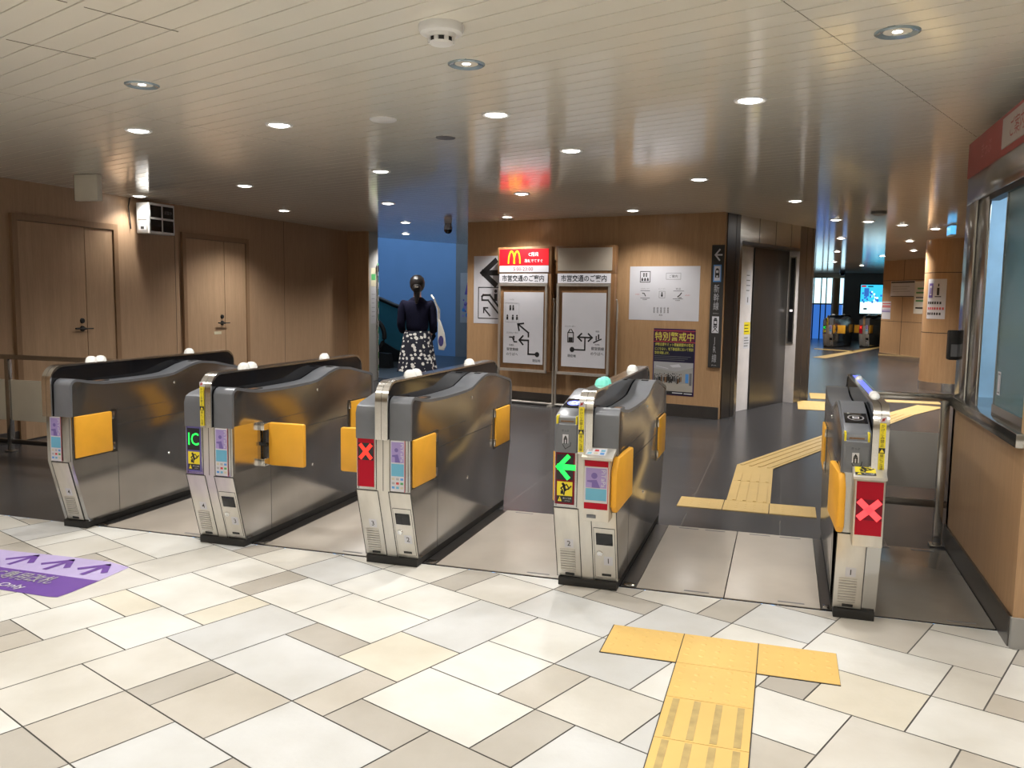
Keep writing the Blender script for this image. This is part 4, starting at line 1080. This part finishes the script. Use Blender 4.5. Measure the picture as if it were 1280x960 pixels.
# ---------- tactile paving
def dots(m, mat_, x0, y0, n=5, s=.3, z=.004, h=.0018):
    m.use(mat_)
    for i in range(n):
        for j in range(n):
            m.lathe([(0, h), (.007, h), (.012, 0)], 8, Matrix.Translation((x0 + s * (i + .5) / n, y0 + s * (j + .5) / n, z)))
tp = MB().use('seam').box(-.660, .257, 3.293, 3.601, 0, .0025).box(-.354, -.045, 1.48, 3.294, 0, .0025)
for k in range(3):
    x = -.657 + k * .305
    tp.use('tactile').box(x + .002, x + .303, 3.297, 3.597, 0, .004); dots(tp, 'tactile', x, 3.297)
tp.use('tactile').box(-.350, -.049, 2.994, 3.294, 0, .004); dots(tp, 'tactile', -.352, 2.994)
for k in range(5):
    y = 2.994 - .303 * (k + 1)
    tp.use('tactile').box(-.350, -.049, y, y + .300, 0, .004); tp.use('tactile_worn')
    for i in range(4): tp.box(-.350 + .026 + i * .075, -.350 + .050 + i * .075, y + .01, y + .29, .004, .0052)
tag(tp.build('tactile_paving'), 'T-shaped yellow tactile strip on the pale stone floor in front', 'tactile paving')
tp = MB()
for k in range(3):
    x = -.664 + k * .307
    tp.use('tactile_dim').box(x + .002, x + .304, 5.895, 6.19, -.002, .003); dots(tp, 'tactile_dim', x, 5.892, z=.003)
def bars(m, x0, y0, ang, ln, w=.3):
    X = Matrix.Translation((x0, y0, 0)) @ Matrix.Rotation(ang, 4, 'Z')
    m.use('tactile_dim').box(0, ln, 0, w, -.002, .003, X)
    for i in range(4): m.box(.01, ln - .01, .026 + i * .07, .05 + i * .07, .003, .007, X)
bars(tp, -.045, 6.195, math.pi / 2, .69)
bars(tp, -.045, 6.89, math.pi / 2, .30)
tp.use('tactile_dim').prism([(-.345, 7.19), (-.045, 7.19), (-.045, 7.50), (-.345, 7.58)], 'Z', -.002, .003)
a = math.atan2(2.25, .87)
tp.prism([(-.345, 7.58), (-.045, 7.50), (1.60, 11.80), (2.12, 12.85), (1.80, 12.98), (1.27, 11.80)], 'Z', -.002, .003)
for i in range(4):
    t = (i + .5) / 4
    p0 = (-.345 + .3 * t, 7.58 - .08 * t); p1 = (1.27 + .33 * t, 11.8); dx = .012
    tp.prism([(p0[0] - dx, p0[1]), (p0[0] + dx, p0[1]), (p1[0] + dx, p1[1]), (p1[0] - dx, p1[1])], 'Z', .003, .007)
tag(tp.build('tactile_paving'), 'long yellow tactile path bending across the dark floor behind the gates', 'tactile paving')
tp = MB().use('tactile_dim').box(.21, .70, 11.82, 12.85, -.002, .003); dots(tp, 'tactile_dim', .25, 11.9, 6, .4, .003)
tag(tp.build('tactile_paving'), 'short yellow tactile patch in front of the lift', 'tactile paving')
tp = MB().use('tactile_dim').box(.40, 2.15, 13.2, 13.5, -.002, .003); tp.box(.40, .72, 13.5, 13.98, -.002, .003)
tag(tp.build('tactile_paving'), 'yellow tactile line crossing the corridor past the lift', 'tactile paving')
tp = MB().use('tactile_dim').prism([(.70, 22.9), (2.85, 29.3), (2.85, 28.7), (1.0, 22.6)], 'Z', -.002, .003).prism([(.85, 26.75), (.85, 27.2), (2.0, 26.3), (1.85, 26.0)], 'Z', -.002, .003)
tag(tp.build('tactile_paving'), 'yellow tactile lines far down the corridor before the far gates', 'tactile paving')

# ---------- purple floor sticker
st = MB()
SF = frame((-3.6, 3.3, .0012), (1, 0, 0), (0, 1, 0))
d = Draw(SF, .0004)
d.poly('sticker_lilac', [(-.75, .0), (-.75, .225), (-.355, .237), (-.06, .256), (.25, .262), (.411, .223), (.423, .002)])
d.poly('sticker_violet', [(-.75, 0), (.423, .002), (.425, -.17), (.416, -.246), (.371, -.256), (-.75, -.257)]).up()
for cx, tx in ((-.20, -.193), (.04, .046), (.278, .284)):
    d.stroke('sticker_violet', [(cx - .082, .122), (tx, .208), (cx + .072, .116)], .034).up().stroke('sticker_violet', [(cx - .004, .060), (tx, .190)], .030).up()
d.text('paper_grey', 'IC専用改札', .03, -.076, w=.40, h=.105).text('paper', 'IC Only', .045, -.205, w=.25, h=.062)
tag(d.build('floor_sticker'), 'purple floor sticker with three arrows and white lettering, at the left', 'floor sticker')

# ---------- barrier rails
def barrier(name, label, x0, x1, y, posts, ztop, zp, zl, pm):
    r = thing(name, label, 'barrier', ((x0 + x1) / 2, y, 0), 'steel barrier rails')
    T = Matrix.Translation((-(x0 + x1) / 2, -y, 0))
    MB(T).use('steel').box(x0, x1, y - .025, y + .025, ztop - .04, ztop, bev=.008).build('top_rail', r)
    MB(T).use('steel_dark').box(x0, x1, y - .015, y + .015, zl - .02, zl + .02, bev=.004).build('lower_rail', r)
    for p in posts:
        q = MB(T).use('steel').box(p - .022, p + .022, y - .022, y + .022, 0, ztop - .02, bev=.004).box(p - .04, p + .04, y - .04, y + .04, 0, .012, bev=.003); q.build('post', r)
    ps = sorted(posts)
    edges = [x0] + ps + [x1]
    for a, b2 in zip(edges, edges[1:]):
        if b2 - a > .15: MB(T).use(pm).box(a + .026, b2 - .026, y - .004, y + .004, *zp, bev=.002).build('infill_panel', r)
barrier('barrier_rail', 'steel barrier with a grey panel between the rightmost gate and office wall', .47, .945, 5.46, (.905, .50), .90, (.34, .67), .25, 'grey_panel')
barrier('barrier_rail', 'steel barrier with cream panels at the far left before the doors', -6.83, -4.16, 5.80, (-6.49, -5.1, -4.2), .86, (.28, .64), .09, 'cream_panel')

# ================================================================== ceiling lamps and other things on the ceiling
def downlight(x, y, label, power, kind='bright', group='round ceiling downlights', vis=True):
    r = thing('downlight', label, 'downlight', (x, y, ZC), group)
    MB().use('reflector' if kind == 'deep' else 'white').lathe([(.062, .004), (.060, -.004), (.075, -.008), (.082, -.004), (.083, .004)], 28).build('trim_ring', r)
    if kind == 'deep':
        MB().use('reflector').lathe([(.061, -.003), (.045, .002), (.022, .003)], 24).build('reflector', r)
        MB().use('lamp_bulb').lathe([(0, -.002), (.018, -.001), (.022, .003)], 16).build('bulb', r)
    else:
        MB().use('lamp').lathe([(0, -.014), (.035, -.012), (.055, -.006), (.061, .0)], 24).build('diffuser', r)
    ld = bpy.data.lights.new('lamp_light', 'SPOT'); ld.energy = power; ld.color = LAMP_COL
    ld.spot_size = math.radians(132); ld.spot_blend = 0.7; ld.shadow_soft_size = 0.05
    lo = bpy.data.objects.new('lamp_light', ld); COL.objects.link(lo); lo.location = (0, 0, -.03); lo.parent = r
    return r
DL = [
 (.354, 3.62, 'F', 'deep', 'recessed pale blue downlight at the upper right, nearest the office sign'),
 (-1.383, 3.63, 'F', 'deep', 'recessed pale blue downlight just below the smoke detector'),
 (-3.07, 3.58, 'F', 'deep', 'recessed pale blue downlight at the upper left of the ceiling'),
 (-4.75, 3.55, 'F', 'deep', None), (2.0, 3.6, 'F', 'deep', None),
 (-.22, 4.634, 'F', 'bright', 'large glowing downlight above the right gates, brightest at upper right'),
 (-1.593, 4.653, 'F', 'bright', 'glowing downlight above the wide lane, near the ceiling middle'),
 (-2.965, 4.62, 'F', 'bright', 'glowing downlight above the IC ticket gate'),
 (-3.951, 4.564, 'F', 'bright', 'glowing downlight above the leftmost ticket gate'),
 (-1.466, 5.897, 'M', 'bright', 'glowing downlight over the floor behind the green arrow gate'),
 (-3.233, 6.527, 'M', 'bright', 'glowing downlight straight above the walking woman, nearest to us of her column'),
 (-4.271, 8.801, 'B', 'bright', 'second glowing downlight in the column leading to the escalator hall'),
 (-5.144, 11.158, 'B', 'bright', 'third glowing downlight in the column leading to the escalator hall'),
 (-6.079, 13.187, 'B', 'bright', 'farthest glowing downlight at the edge of the escalator hall'),
 (-4.952, 7.117, 'M', 'bright', 'glowing downlight between the display box and the ceiling middle'),
 (-6.632, 7.645, 'W', 'bright', 'glowing downlight hard against the left wall beside the display box'),
 (-5.933, 9.326, 'B', 'bright', 'small glowing downlight above the second wall door'),
 (-2.54, 8.228, 'M', 'bright', 'glowing downlight in front of the lit burger sign'),
 (-3.453, 10.573, 'M', 'bright', 'small glowing downlight close to the sign wall, above the wayfinding poster'),
 (-1.745, 10.037, 'P', 'bright', 'small glowing downlight above the white guide sheet'),
 (-.751, 7.537, 'M', 'bright', 'glowing downlight in front of the dark security poster'),
 (.041, 9.352, 'M', 'bright', 'glowing downlight in front of the lift lintel'),
 (.196 + .35, 11.591, 'M', 'bright', 'glowing downlight beside the far end of the lift front'),
 (.95, 11.9, 'B', 'bright', 'glowing downlight in the corridor just past the lift'),
 (1.417, 12.492, 'C', 'bright', 'glowing downlight in the corridor, nearest to the round column'),
 (1.92, 13.2, 'B', 'bright', 'glowing downlight at the head of the round column'),
 (1.913, 15.764, 'C', 'bright', 'glowing downlight in the corridor behind the round column'),
 (2.352, 18.699, 'C', 'bright', 'glowing downlight before the corridor wood wall'),
 (.80, 15.0, 'B', 'bright', 'glowing corridor downlight seen right of the lift, first of three'),
 (.95, 19.0, 'C', 'bright', 'glowing corridor downlight seen right of the lift, second of three'),
 (1.15, 24.0, 'C', 'bright', 'glowing corridor downlight seen right of the lift, last of three'),
 (2.0, 20.9, 'C', 'bright', 'added glowing downlight that brightens the corridor wall near the notices'),  # extra lamp, added because the corridor wall came out too dark
 (2.0, 26.5, 'C', 'bright', 'small glowing downlight above the far ticket gates'),
]
PW = {'F': LAMP_FRONT, 'M': LAMP_MID, 'B': LAMP_BACK, 'C': LAMP_CORRIDOR, 'W': 32.0, 'P': 70.0}
for x, y, z, k, lb in DL:
    downlight(x, y, lb or 'recessed downlight beyond the side of the picture', PW[z], k)
for x in (-4.6, -2.9, -1.2, .5, 2.2):
    for y in (2.5, 1.4, .3, -1.2, -3.0):
        downlight(x, y, 'recessed downlight over the concourse behind the camera', LAMP_FRONT * (.5 if y > 1 else 1.6), 'deep', 'concourse downlights')

def ceil_thing(name, label, cat, x, y): return thing(name, label, cat, (x, y, ZC))
sd = ceil_thing('smoke_detector', 'white round smoke detector on the ceiling at the top middle', 'smoke detector', -1.283, 3.10)
MB().use('white').lathe([(.085, .002), (.085, -.022), (.080, -.030), (.058, -.034)], 32).build('base', sd)
m = MB().use('white').lathe([(.058, -.034), (.052, -.048)], 24).lathe([(.046, -.062), (.04, -.07), (0, -.074)], 24)
m.use('ink').lathe([(.047, -.048), (.047, -.062)], 24).use('white')
for k in range(8):
    a = 2 * math.pi * k / 8; m.box(.044, .052, -.008, .008, -.063, -.047, Matrix.Rotation(a, 4, 'Z'))
m.build('sensor_head', sd)
cp = ceil_thing('ceiling_cover_plate', 'flat white round cover plate on the ceiling left of centre', 'cover plate', -2.273, 4.62)
MB().use('white').lathe([(0, -.010), (.07, -.010), (.078, -.004), (.078, .002)], 28).build('plate', cp)
cv = ceil_thing('ceiling_vent', 'small flat dark oval vent on the ceiling left of centre', 'vent', -2.137, 5.245)
MB().use('ink_grey').lathe([(0, -.006), (.06, -.006), (.066, .002)], 24).build('grille', cv)
s2 = ceil_thing('smoke_detector', 'dark smoke detector on the corridor ceiling past the lift', 'smoke detector', .951, 10.6)
MB().use('hood').lathe([(.085, .002), (.085, -.03), (.05, -.05), (0, -.055)], 24).build('base', s2)
cc = ceil_thing('security_camera', 'dome security camera hanging from the ceiling near the escalator hall', 'camera', -4.62, 11.45)
MB().use('hood_light').lathe([(.05, .002), (.05, -.03), (.06, -.04), (.06, -.085)], 20).build('housing', cc)
MB().use('black_gloss').lathe([(.058, -.085), (.052, -.115), (.03, -.135), (0, -.142)], 20).build('dome', cc)
c2 = ceil_thing('security_camera', 'small dome camera under the ceiling above the far gates', 'camera', 1.78, 31.5)
MB().use('hood').lathe([(.1, 0), (.1, -.06)], 16).build('housing', c2)
MB().use('black_gloss').lathe([(.095, -.06), (.06, -.14), (0, -.16)], 16).build('dome', c2)
# hanging board, seen from behind
hb = ceil_thing('hanging_board', 'blank pale hanging board under the ceiling at the left', 'hanging sign', -5.886, 6.155)
MB().use('cream_panel').box(-.127, .127, -.03, .03, -.228, -.004, bev=.003).build('board', hb)
MB().use('steel_bright').box(-.128, -.118, -.031, .031, -.229, -.002).build('edge_trim', hb)
# display box on the left wall
db = thing('display_box', 'white wall box with a dark four-pane display front, high on the left wall', 'display box', (-6.85, 7.85, 2.22))
MB().use('grey_panel').box(.08, .235, -.10, .30, -.165, .165, bev=.006).build('housing', db)
MB().use('black').box(.0, .085, .0, .12, .0, .12, bev=.004).build('wall_bracket', db)
ff = MB().use('white').box(.225, .25, -.10, .30, -.165, .165, bev=.004).build('front_frame', db)
for yy in (.003, .197):
    for zz in (-.075, .075): MB().use('black_gloss').box(.246, .2515, yy - .085, yy + .085, zz - .064, zz + .064).build('pane', ff)
d = Draw(frame((.2516, .197, .075), (0, 1, 0), (0, 0, 1))); d.text('ink_grey', '調整中', 0, 0, w=.12); d.build('lettering', db)
d = Draw(frame((.155, -.1005, -.09), (1, 0, 0), (0, 0, 1))); d.rect('paper_grey', -.05, .05, -.04, .02).up().rect('ink', -.022, .022, -.03, .0); d.build('side_label', db)
MB().use('grey_panel').box(.10, .215, -.104, -.098, -.02, .14, bev=.002).build('side_cover', db)
MB().use('black').tube([(.02, -.12, .215), (.03, -.16, .12), (.02, -.13, -.02), (.02, -.12, -.12)], .006).build('cable', db)

# ================================================================== the corridor on the right
CX, CY, CR = 2.66, 15.62, .50
co = MB()
co.use('wood').lathe([(CR, .13), (CR, ZC + .01)], 48, Matrix.Translation((CX, CY, 0)))
co.use('seam')
for z in (.935, 1.903): co.lathe([(CR + .0015, z - .005), (CR + .0015, z + .005)], 48, Matrix.Translation((CX, CY, 0)))
co.use('chrome').lathe([(CR + .004, 0), (CR + .004, .13), (CR - .01, .131)], 48, Matrix.Translation((CX, CY, 0)))
tag(co.build('column'), 'round wood-clad column at the corner of the corridor', 'column')
# curved poster on the column, bent round it
ps = thing('column_poster', 'white poster with a mobility symbol and big characters on the round column', 'poster', (CX, CY, 1.48))
def bent(m, a0, a1, z0, z1, rr, n=8):
    pts = [(rr * math.cos(a0 + (a1 - a0) * k / n), rr * math.sin(a0 + (a1 - a0) * k / n)) for k in range(n + 1)]
    for p, q in zip(pts, pts[1:]): m.face([(*p, z0), (*q, z0), (*q, z1), (*p, z1)], smooth=True)
A0, A1 = math.radians(-158), math.radians(-118)
m = MB().use('paper'); bent(m, A0, A1, -.32, .32, CR + .003); m.build('sheet', ps)
m = MB()
aa = lambda t: A0 + (A1 - A0) * t
m.use('purple_dark'); bent(m, aa(.08), aa(.34), .02, .25, CR + .0045); m.use('paper'); bent(m, aa(.14), aa(.28), .06, .21, CR + .006)
m.use('purple_dark'); bent(m, aa(.18), aa(.25), .08, .18, CR + .0075)
m.use('ink'); bent(m, aa(.56), aa(.68), .06, .18, CR + .0045); bent(m, aa(.60), aa(.66), .20, .245, CR + .0045); bent(m, aa(.46), aa(.78), .03, .045, CR + .0045)
for z, n_ in ((-.065, 6), (-.155, 7), (-.24, 6)):
    for k in range(n_):
        t = .07 + k * .13; m.use('ink' if z != -.155 else 'red_ink'); bent(m, aa(t), aa(t + .085), z - .018, z + .022, CR + .0045, 2)
m.build('printing', ps)
# notices on the corridor wall
def wall_notice(label, s0, s1, z0, z1, base, rows):
    d = Draw(WD, .002, .004); d.rect(base, s0, s1, z0, z1).up()
    for mm, a, b2, y in rows: d.stroke(mm, [(s0 + (s1 - s0) * a, z0 + (z1 - z0) * y), (s0 + (s1 - s0) * b2, z0 + (z1 - z0) * y)], (z1 - z0) * .05)
    tag(d.build('wall_notice'), label, 'notice', 'notices on the corridor wall')
wall_notice('white notice with a dark header on the corridor wall', .40, 1.53, 1.545, 1.93, 'paper', [('ink', .03, .97, .95), ('ink', .03, .97, .90), ('ink', .03, .97, .03), ('paper_grey', .1, .8, .65), ('paper_grey', .1, .7, .5), ('paper_grey', .1, .8, .35)])
wall_notice('tall greenish notice on the corridor wall, partly behind the column', 1.52, 2.5, 1.15, 1.91, 'cream_panel', [('logo_green', .15, .9, .78), ('logo_green', .1, .9, .65), ('ink_grey', .1, .9, .5), ('logo_green', .1, .8, .4), ('ink', .1, .9, .18)])
wall_notice('small red and violet notice low on the corridor wall edge', .03, .46, .985, 1.43, 'paper', [('red_ink', .05, .95, .88), ('red_ink', .05, .95, .75), ('red_ink', .05, .95, .68), ('purple', .05, .95, .5), ('purple_dark', .05, .95, .42)])
# lit screen on the far wall
scn_ = thing('advert_screen', 'bright cyan advertising screen on the dark far wall', 'screen', (2.95, FY - .15, 1.5))
MB().use('black').box(-.42, .42, -.05, 0, -.56, .56, bev=.01).build('bezel', scn_)
d = Draw(frame((0, -.052, 0), (1, 0, 0), (0, 0, 1)), .003, .003)
d.rect('screen_cyan', -.38, .38, -.10, .52).rect('screen_light', -.38, .38, -.52, -.10).up()
random.seed(11)
for k in range(30):
    x, z = random.uniform(-.3, .34), random.uniform(-.12, .26); d.rect(random.choice(['screen_dark', 'screen_light', 'screen_dark']), x - .03, x + .03, z - .03, z + .04)
d.rect('screen_dark', -.26, -.10, .10, .40).rect('mc_red', -.36, -.2, .44, .5).rect('ink', -.14, .04, .44, .48).rect('ink', -.26, -.14, -.38, -.32); d.build('picture', scn_)
# small lit sign hanging over the corridor
es = ceil_thing('exit_sign', 'small lit blue sign hanging edge-on from the corridor ceiling', 'exit sign', 2.03, 12.6)
MB().use('white').box(-.035, .03, -.15, .15, -.145, -.002, bev=.004).build('housing', es)
MB().use('sky_glow').box(-.04, .024, -.153, .12, -.13, -.02).build('lit_face', es)
# far round column beyond the glass
fc = MB().use('wood').lathe([(.14, 0), (.14, 2.26)], 24, Matrix.Translation((1.72, FY - .2, 0)))
tag(fc.build('column'), 'slim wood-clad column before the far window wall', 'column')

# ================================================================== escalator hall
es = thing('escalator', 'teal-sided escalator with black handrails behind the woman', 'escalator', (-8.0, 15.9, 0))
def balustrade(x0, y, zt, rise):
    """rounded newel end facing right at x0, handrail running left and up"""
    R_ = .33; cx = x0 - R_; cz = zt - R_
    path = [(cx + R_ * math.cos(math.radians(a)), y, cz + R_ * math.sin(math.radians(a))) for a in range(-80, 91, 14)]
    path += [(cx - .25, y, zt + rise * .10), (cx - .6, y, zt + rise * .32), (cx - 1.0, y, zt + rise * .66), (cx - 3.4, y, zt + rise * 3.2)]
    poly = [(p[0], p[2]) for p in path] + [(cx - 3.4, .02), (cx + .1, .02)]
    MB().use('teal_panel').prism(poly, 'Y', y - .015, y + .015).build('balustrade', es)
    MB().use('rubber').tube(path, .045, 10).build('handrail', es)
balustrade(.52, -.65, .96, .45)
balustrade(1.05, .65, 1.06, .45)
MB().use('black').prism([(-3.0, 0), (.70, 0), (.66, .28), (.2, .30), (-3.0, 1.9)], 'Y', -.78, -.60).build('truss_skirt', es)
MB().use('black').prism([(-3.0, 0), (.95, 0), (.90, .22), (.2, .26), (-3.0, 1.9)], 'Y', .60, .78).build('truss_skirt', es)
st_ = MB().use('steel_dark').prism([(-3.0, 0), (.9, 0), (.9, .012), (-.2, .02)] + [q for n in range(7) for q in ((-.4 - .4 * n, .02 + .2 * n), (-.4 - .4 * n, .22 + .2 * n))] + [(-3.0, 1.42)], 'Y', -.59, .59)
st_.build('step_band', es)
# things on the grey pier at the hall's mouth and on the grey wall
pr = Draw(frame((-6.474, 12.80, 0), (0, 1, 0), (0, 0, 1)), .001, .001)
pr.rect('paper_grey', -.10, .09, .95, 1.55).rect('logo_tan', -.10, .09, 1.56, 1.86).up().rect('logo_green', -.08, .07, 1.66, 1.76); art_lines(pr, -.09, .08, 1.0, 1.5, 6, 'ink_grey', .008)
tag(pr.build('pier_notice'), 'narrow yellow and grey notices on the pier left of the hall opening', 'notice')
gs = MB()
for k in range(18): gs.use('logo_green' if k % 2 else 'white').box(-6.476, -6.465, 12.935, 12.962, .05 + k * .105, .05 + (k + 1) * .105)
tag(gs.build('edge_strip'), 'green and white striped strip on the edge of the hall opening', 'strip')
ht = MB().use('steel').tube([(-6.455, 12.91, .05), (-6.455, 12.91, 1.86)], .010); ht.box(-6.472, -6.44, 12.89, 12.93, 1.80, 1.90, bev=.006)
tag(ht.build('sign_pole'), 'thin grey pole against the pier left of the hall opening', 'pole')
gp2 = Draw(frame(HB + HU * .06 + Vector((0, 0, 0)), HU, (0, 0, 1)), .002, .03)
gp2.rect('paper_grey', .08, .9, .8, 1.95).up()
gp2.poly('purple_dark', [(.2, 1.45), (.28, 1.75), (.36, 1.80), (.36, 1.45)]).poly('purple_dark', [(.42, 1.45), (.42, 1.80), (.50, 1.75), (.58, 1.45)])
random.seed(5)
for k in range(40): gp2.disc(random.choice(['purple', 'purple_dark', 'logo_blue']), random.uniform(.15, .85), random.uniform(.85, 1.35), random.uniform(.02, .05), n=8)
tag(gp2.build('wall_poster'), 'pale poster with violet figures on the grey wall behind the sign wall', 'poster')

# ================================================================== the woman
def skin_mesh(name, verts, edges, parent, m, sub=2):
    me = bpy.data.meshes.new(name); me.from_pydata([v[:3] for v in verts], edges, [])
    o = bpy.data.objects.new(name, me); COL.objects.link(o)
    sk = o.modifiers.new('skin', 'SKIN'); sk.use_smooth_shade = True; sk.branch_smoothing = .6
    sv = me.skin_vertices[0].data
    for k, v in enumerate(verts):
        sv[k].radius = (v[3], v[4] if len(v) > 4 else v[3]); sv[k].use_root = (k == 0)
    ss = o.modifiers.new('sub', 'SUBSURF'); ss.levels = sub; ss.render_levels = sub
    dg = bpy.context.evaluated_depsgraph_get(); me2 = bpy.data.meshes.new_from_object(o.evaluated_get(dg))
    bpy.data.objects.remove(o)
    for p in me2.polygons: p.use_smooth = True
    me2.materials.clear(); me2.materials.append(M[m])
    n = bpy.data.objects.new(name, me2); COL.objects.link(n); n.parent = parent
    return n
WP = Vector((-4.10, 9.22, 0))
wm = thing('person', 'woman seen from behind in a navy cardigan and floral skirt, walking to the hall', 'person', WP, rz=math.radians(20))
V, Ed = [], []
def add(v, par=None):
    V.append(v); k = len(V) - 1
    if par is not None: Ed.append((par, k))
    return k
pel = add((0, 0, .90, .115, .10)); sp = add((0, 0, 1.06, .105, .085), pel); chs = add((0, 0, 1.24, .13, .095), sp); nb = add((0, -.005, 1.385, .055, .055), chs)
nk = add((0, .005, 1.44, .047, .05), nb); h0 = add((0, .012, 1.505, .066, .08), nk); h1 = add((0, .010, 1.565, .072, .088), h0); h2 = add((0, .004, 1.605, .05, .06), h1)
ns = add((0, .105, 1.525, .012, .012), h0)
for s in (-1, 1):
    hp = add((s * .085, 0, .84, .085, .09), pel); kn = add((s * .085, .02, .47, .052, .055), hp); cf = add((s * .083, -.012, .33, .05, .052), kn); an = add((s * .08, -.02, .09, .032, .036), cf); to = add((s * .085, .10, .035, .032, .024), an)
    sh = add((s * .145, -.005, 1.315, .042, .042), chs); el = add((s * .188, -.02, 1.07, .036, .036), sh); wr = add((s * .165, .15, .985, .024, .024), el); pm = add((s * .135, .205, .985, .033, .018), wr)
    for k in range(4):
        f1 = add((s * (.135 - .0) + (k - 1.5) * .017, .245, .985 - .006 * abs(k - 1.2), .0085), pm); f2 = add((V[f1][0] - s * .004, .275 - .004 * abs(k - 1.2), .968, .0078), f1); add((V[f1][0] - s * .008, .282, .945, .0068), f2)
    th = add((s * .105, .215, .995, .010), pm); add((s * .092, .245, .985, .0085), th)
skin_mesh('body', V, Ed, wm, 'skin')
for s in (-1, 1):
    MB().use('white').lathe([(0, .011), (.008, .008), (.011, 0), (.008, -.008), (0, -.011)], 10, Matrix.Translation((s * .030, .082, 1.548))).use('ink').lathe([(0, .006), (.005, 0), (0, -.006)], 8, Matrix.Translation((s * .030, .091, 1.548))).build('eye', wm)
    MB().use('skin').lathe([(0, .03), (.012, .018), (.014, 0), (.008, -.022), (0, -.028)], 10, Matrix.Translation((s * .072, .01, 1.54))).build('ear', wm)
MB().use('red_ink').tube([(-.022, .086, 1.492), (0, .094, 1.492), (.022, .086, 1.492)], .005).build('mouth', wm)
V, Ed = [], []
pel = add((0, 0, .965, .158, .118)); w1 = add((0, 0, 1.07, .148, .112), pel); c1 = add((0, 0, 1.23, .160, .115), w1); n1 = add((0, -.004, 1.350, .125, .095), c1); n2 = add((0, -.004, 1.415, .074, .068), n1)
for s in (-1, 1):
    sh = add((s * .160, -.006, 1.340, .074, .070), c1); mm_ = add((s * .178, -.016, 1.20, .053, .056), sh); el = add((s * .188, -.022, 1.07, .050, .052), mm_); add((s * .178, .125, .99, .038, .038), el)
skin_mesh('cardigan', V, Ed, wm, 'navy_knit')
sk = MB().use('skirt'); rings = []
seg = 48
for k in range(10):
    t = k / 9; z = 1.01 - t * .47; rr = .150 + .075 * t ** .8
    ring = []
    for i in range(seg):
        a = 2 * math.pi * i / seg; fo = 1 + .07 * t * math.sin(9 * a + 1.3) + .03 * t * math.sin(4 * a)
        ring.append(sk._v((rr * fo * math.cos(a), rr * .80 * fo * math.sin(a), z + .008 * math.sin(9 * a) * t)))
    rings.append(ring)
for a, b in zip(rings, rings[1:]):
    for i in range(seg):
        f = sk.bm.faces.new([a[i], a[(i + 1) % seg], b[(i + 1) % seg], b[i]]); f.smooth = True
sk.build('skirt', wm)
# hair: cap, bun, clip
hr = MB().use('hair')
prof = [(0, .105), (.045, .098), (.078, .068), (.090, .02), (.086, -.03), (.070, -.065), (.05, -.085)]
hr.lathe(prof, 28, Matrix.Translation((0, -.012, 1.555)) @ Matrix.Rotation(math.radians(14), 4, 'X'), sx=.98, sy=1.04)
hr.lathe([(0, .05), (.035, .042), (.052, .015), (.052, -.015), (.035, -.045), (0, -.055)], 20, Matrix.Translation((0, -.095, 1.505)), sy=.8)
hr.tube([(0, -.08, 1.475), (.004, -.085, 1.43), (0, -.10, 1.38), (-.004, -.105, 1.33)], [.042, .034, .026, .012], 10)
hr.build('hair', wm)
MB().use('chrome').box(-.022, .022, -.148, -.138, 1.512, 1.528, bev=.004).build('hair_clip', wm)
for s in (-1, 1):
    MB().use('shoe').box(s * .083 - .036, s * .083 + .036, -.06, .135, .0, .055, bev=.022, seg=3).build('shoe', wm)
# tote bag on her right shoulder
tb = thing('tote_bag', 'white canvas tote bag with a dark blue dot on the woman\'s right shoulder', 'bag', WP, rz=math.radians(20))
b = MB().use('tote')
pts = [(.246, 1.16), (.268, 1.13), (.318, .98), (.335, .84), (.315, .79), (.255, .80), (.246, .92)]
b.prism(pts, 'Y', -.10, .10, bev=.03); b.build('bag', tb)
MB().use('navy_print').prism([(.282 + .030 * math.cos(t), .90 + .062 * math.sin(t)) for t in [2 * math.pi * k / 20 for k in range(20)]], 'Y', -.104, -.099).build('printed_dot', tb)
MB().use('tote').tube([(.248, -.05, 1.12), (.246, -.075, 1.26), (.20, -.08, 1.385), (.165, -.02, 1.425), (.18, .06, 1.40), (.25, .085, 1.26), (.252, .06, 1.12)], .011, 8).build('strap', tb)
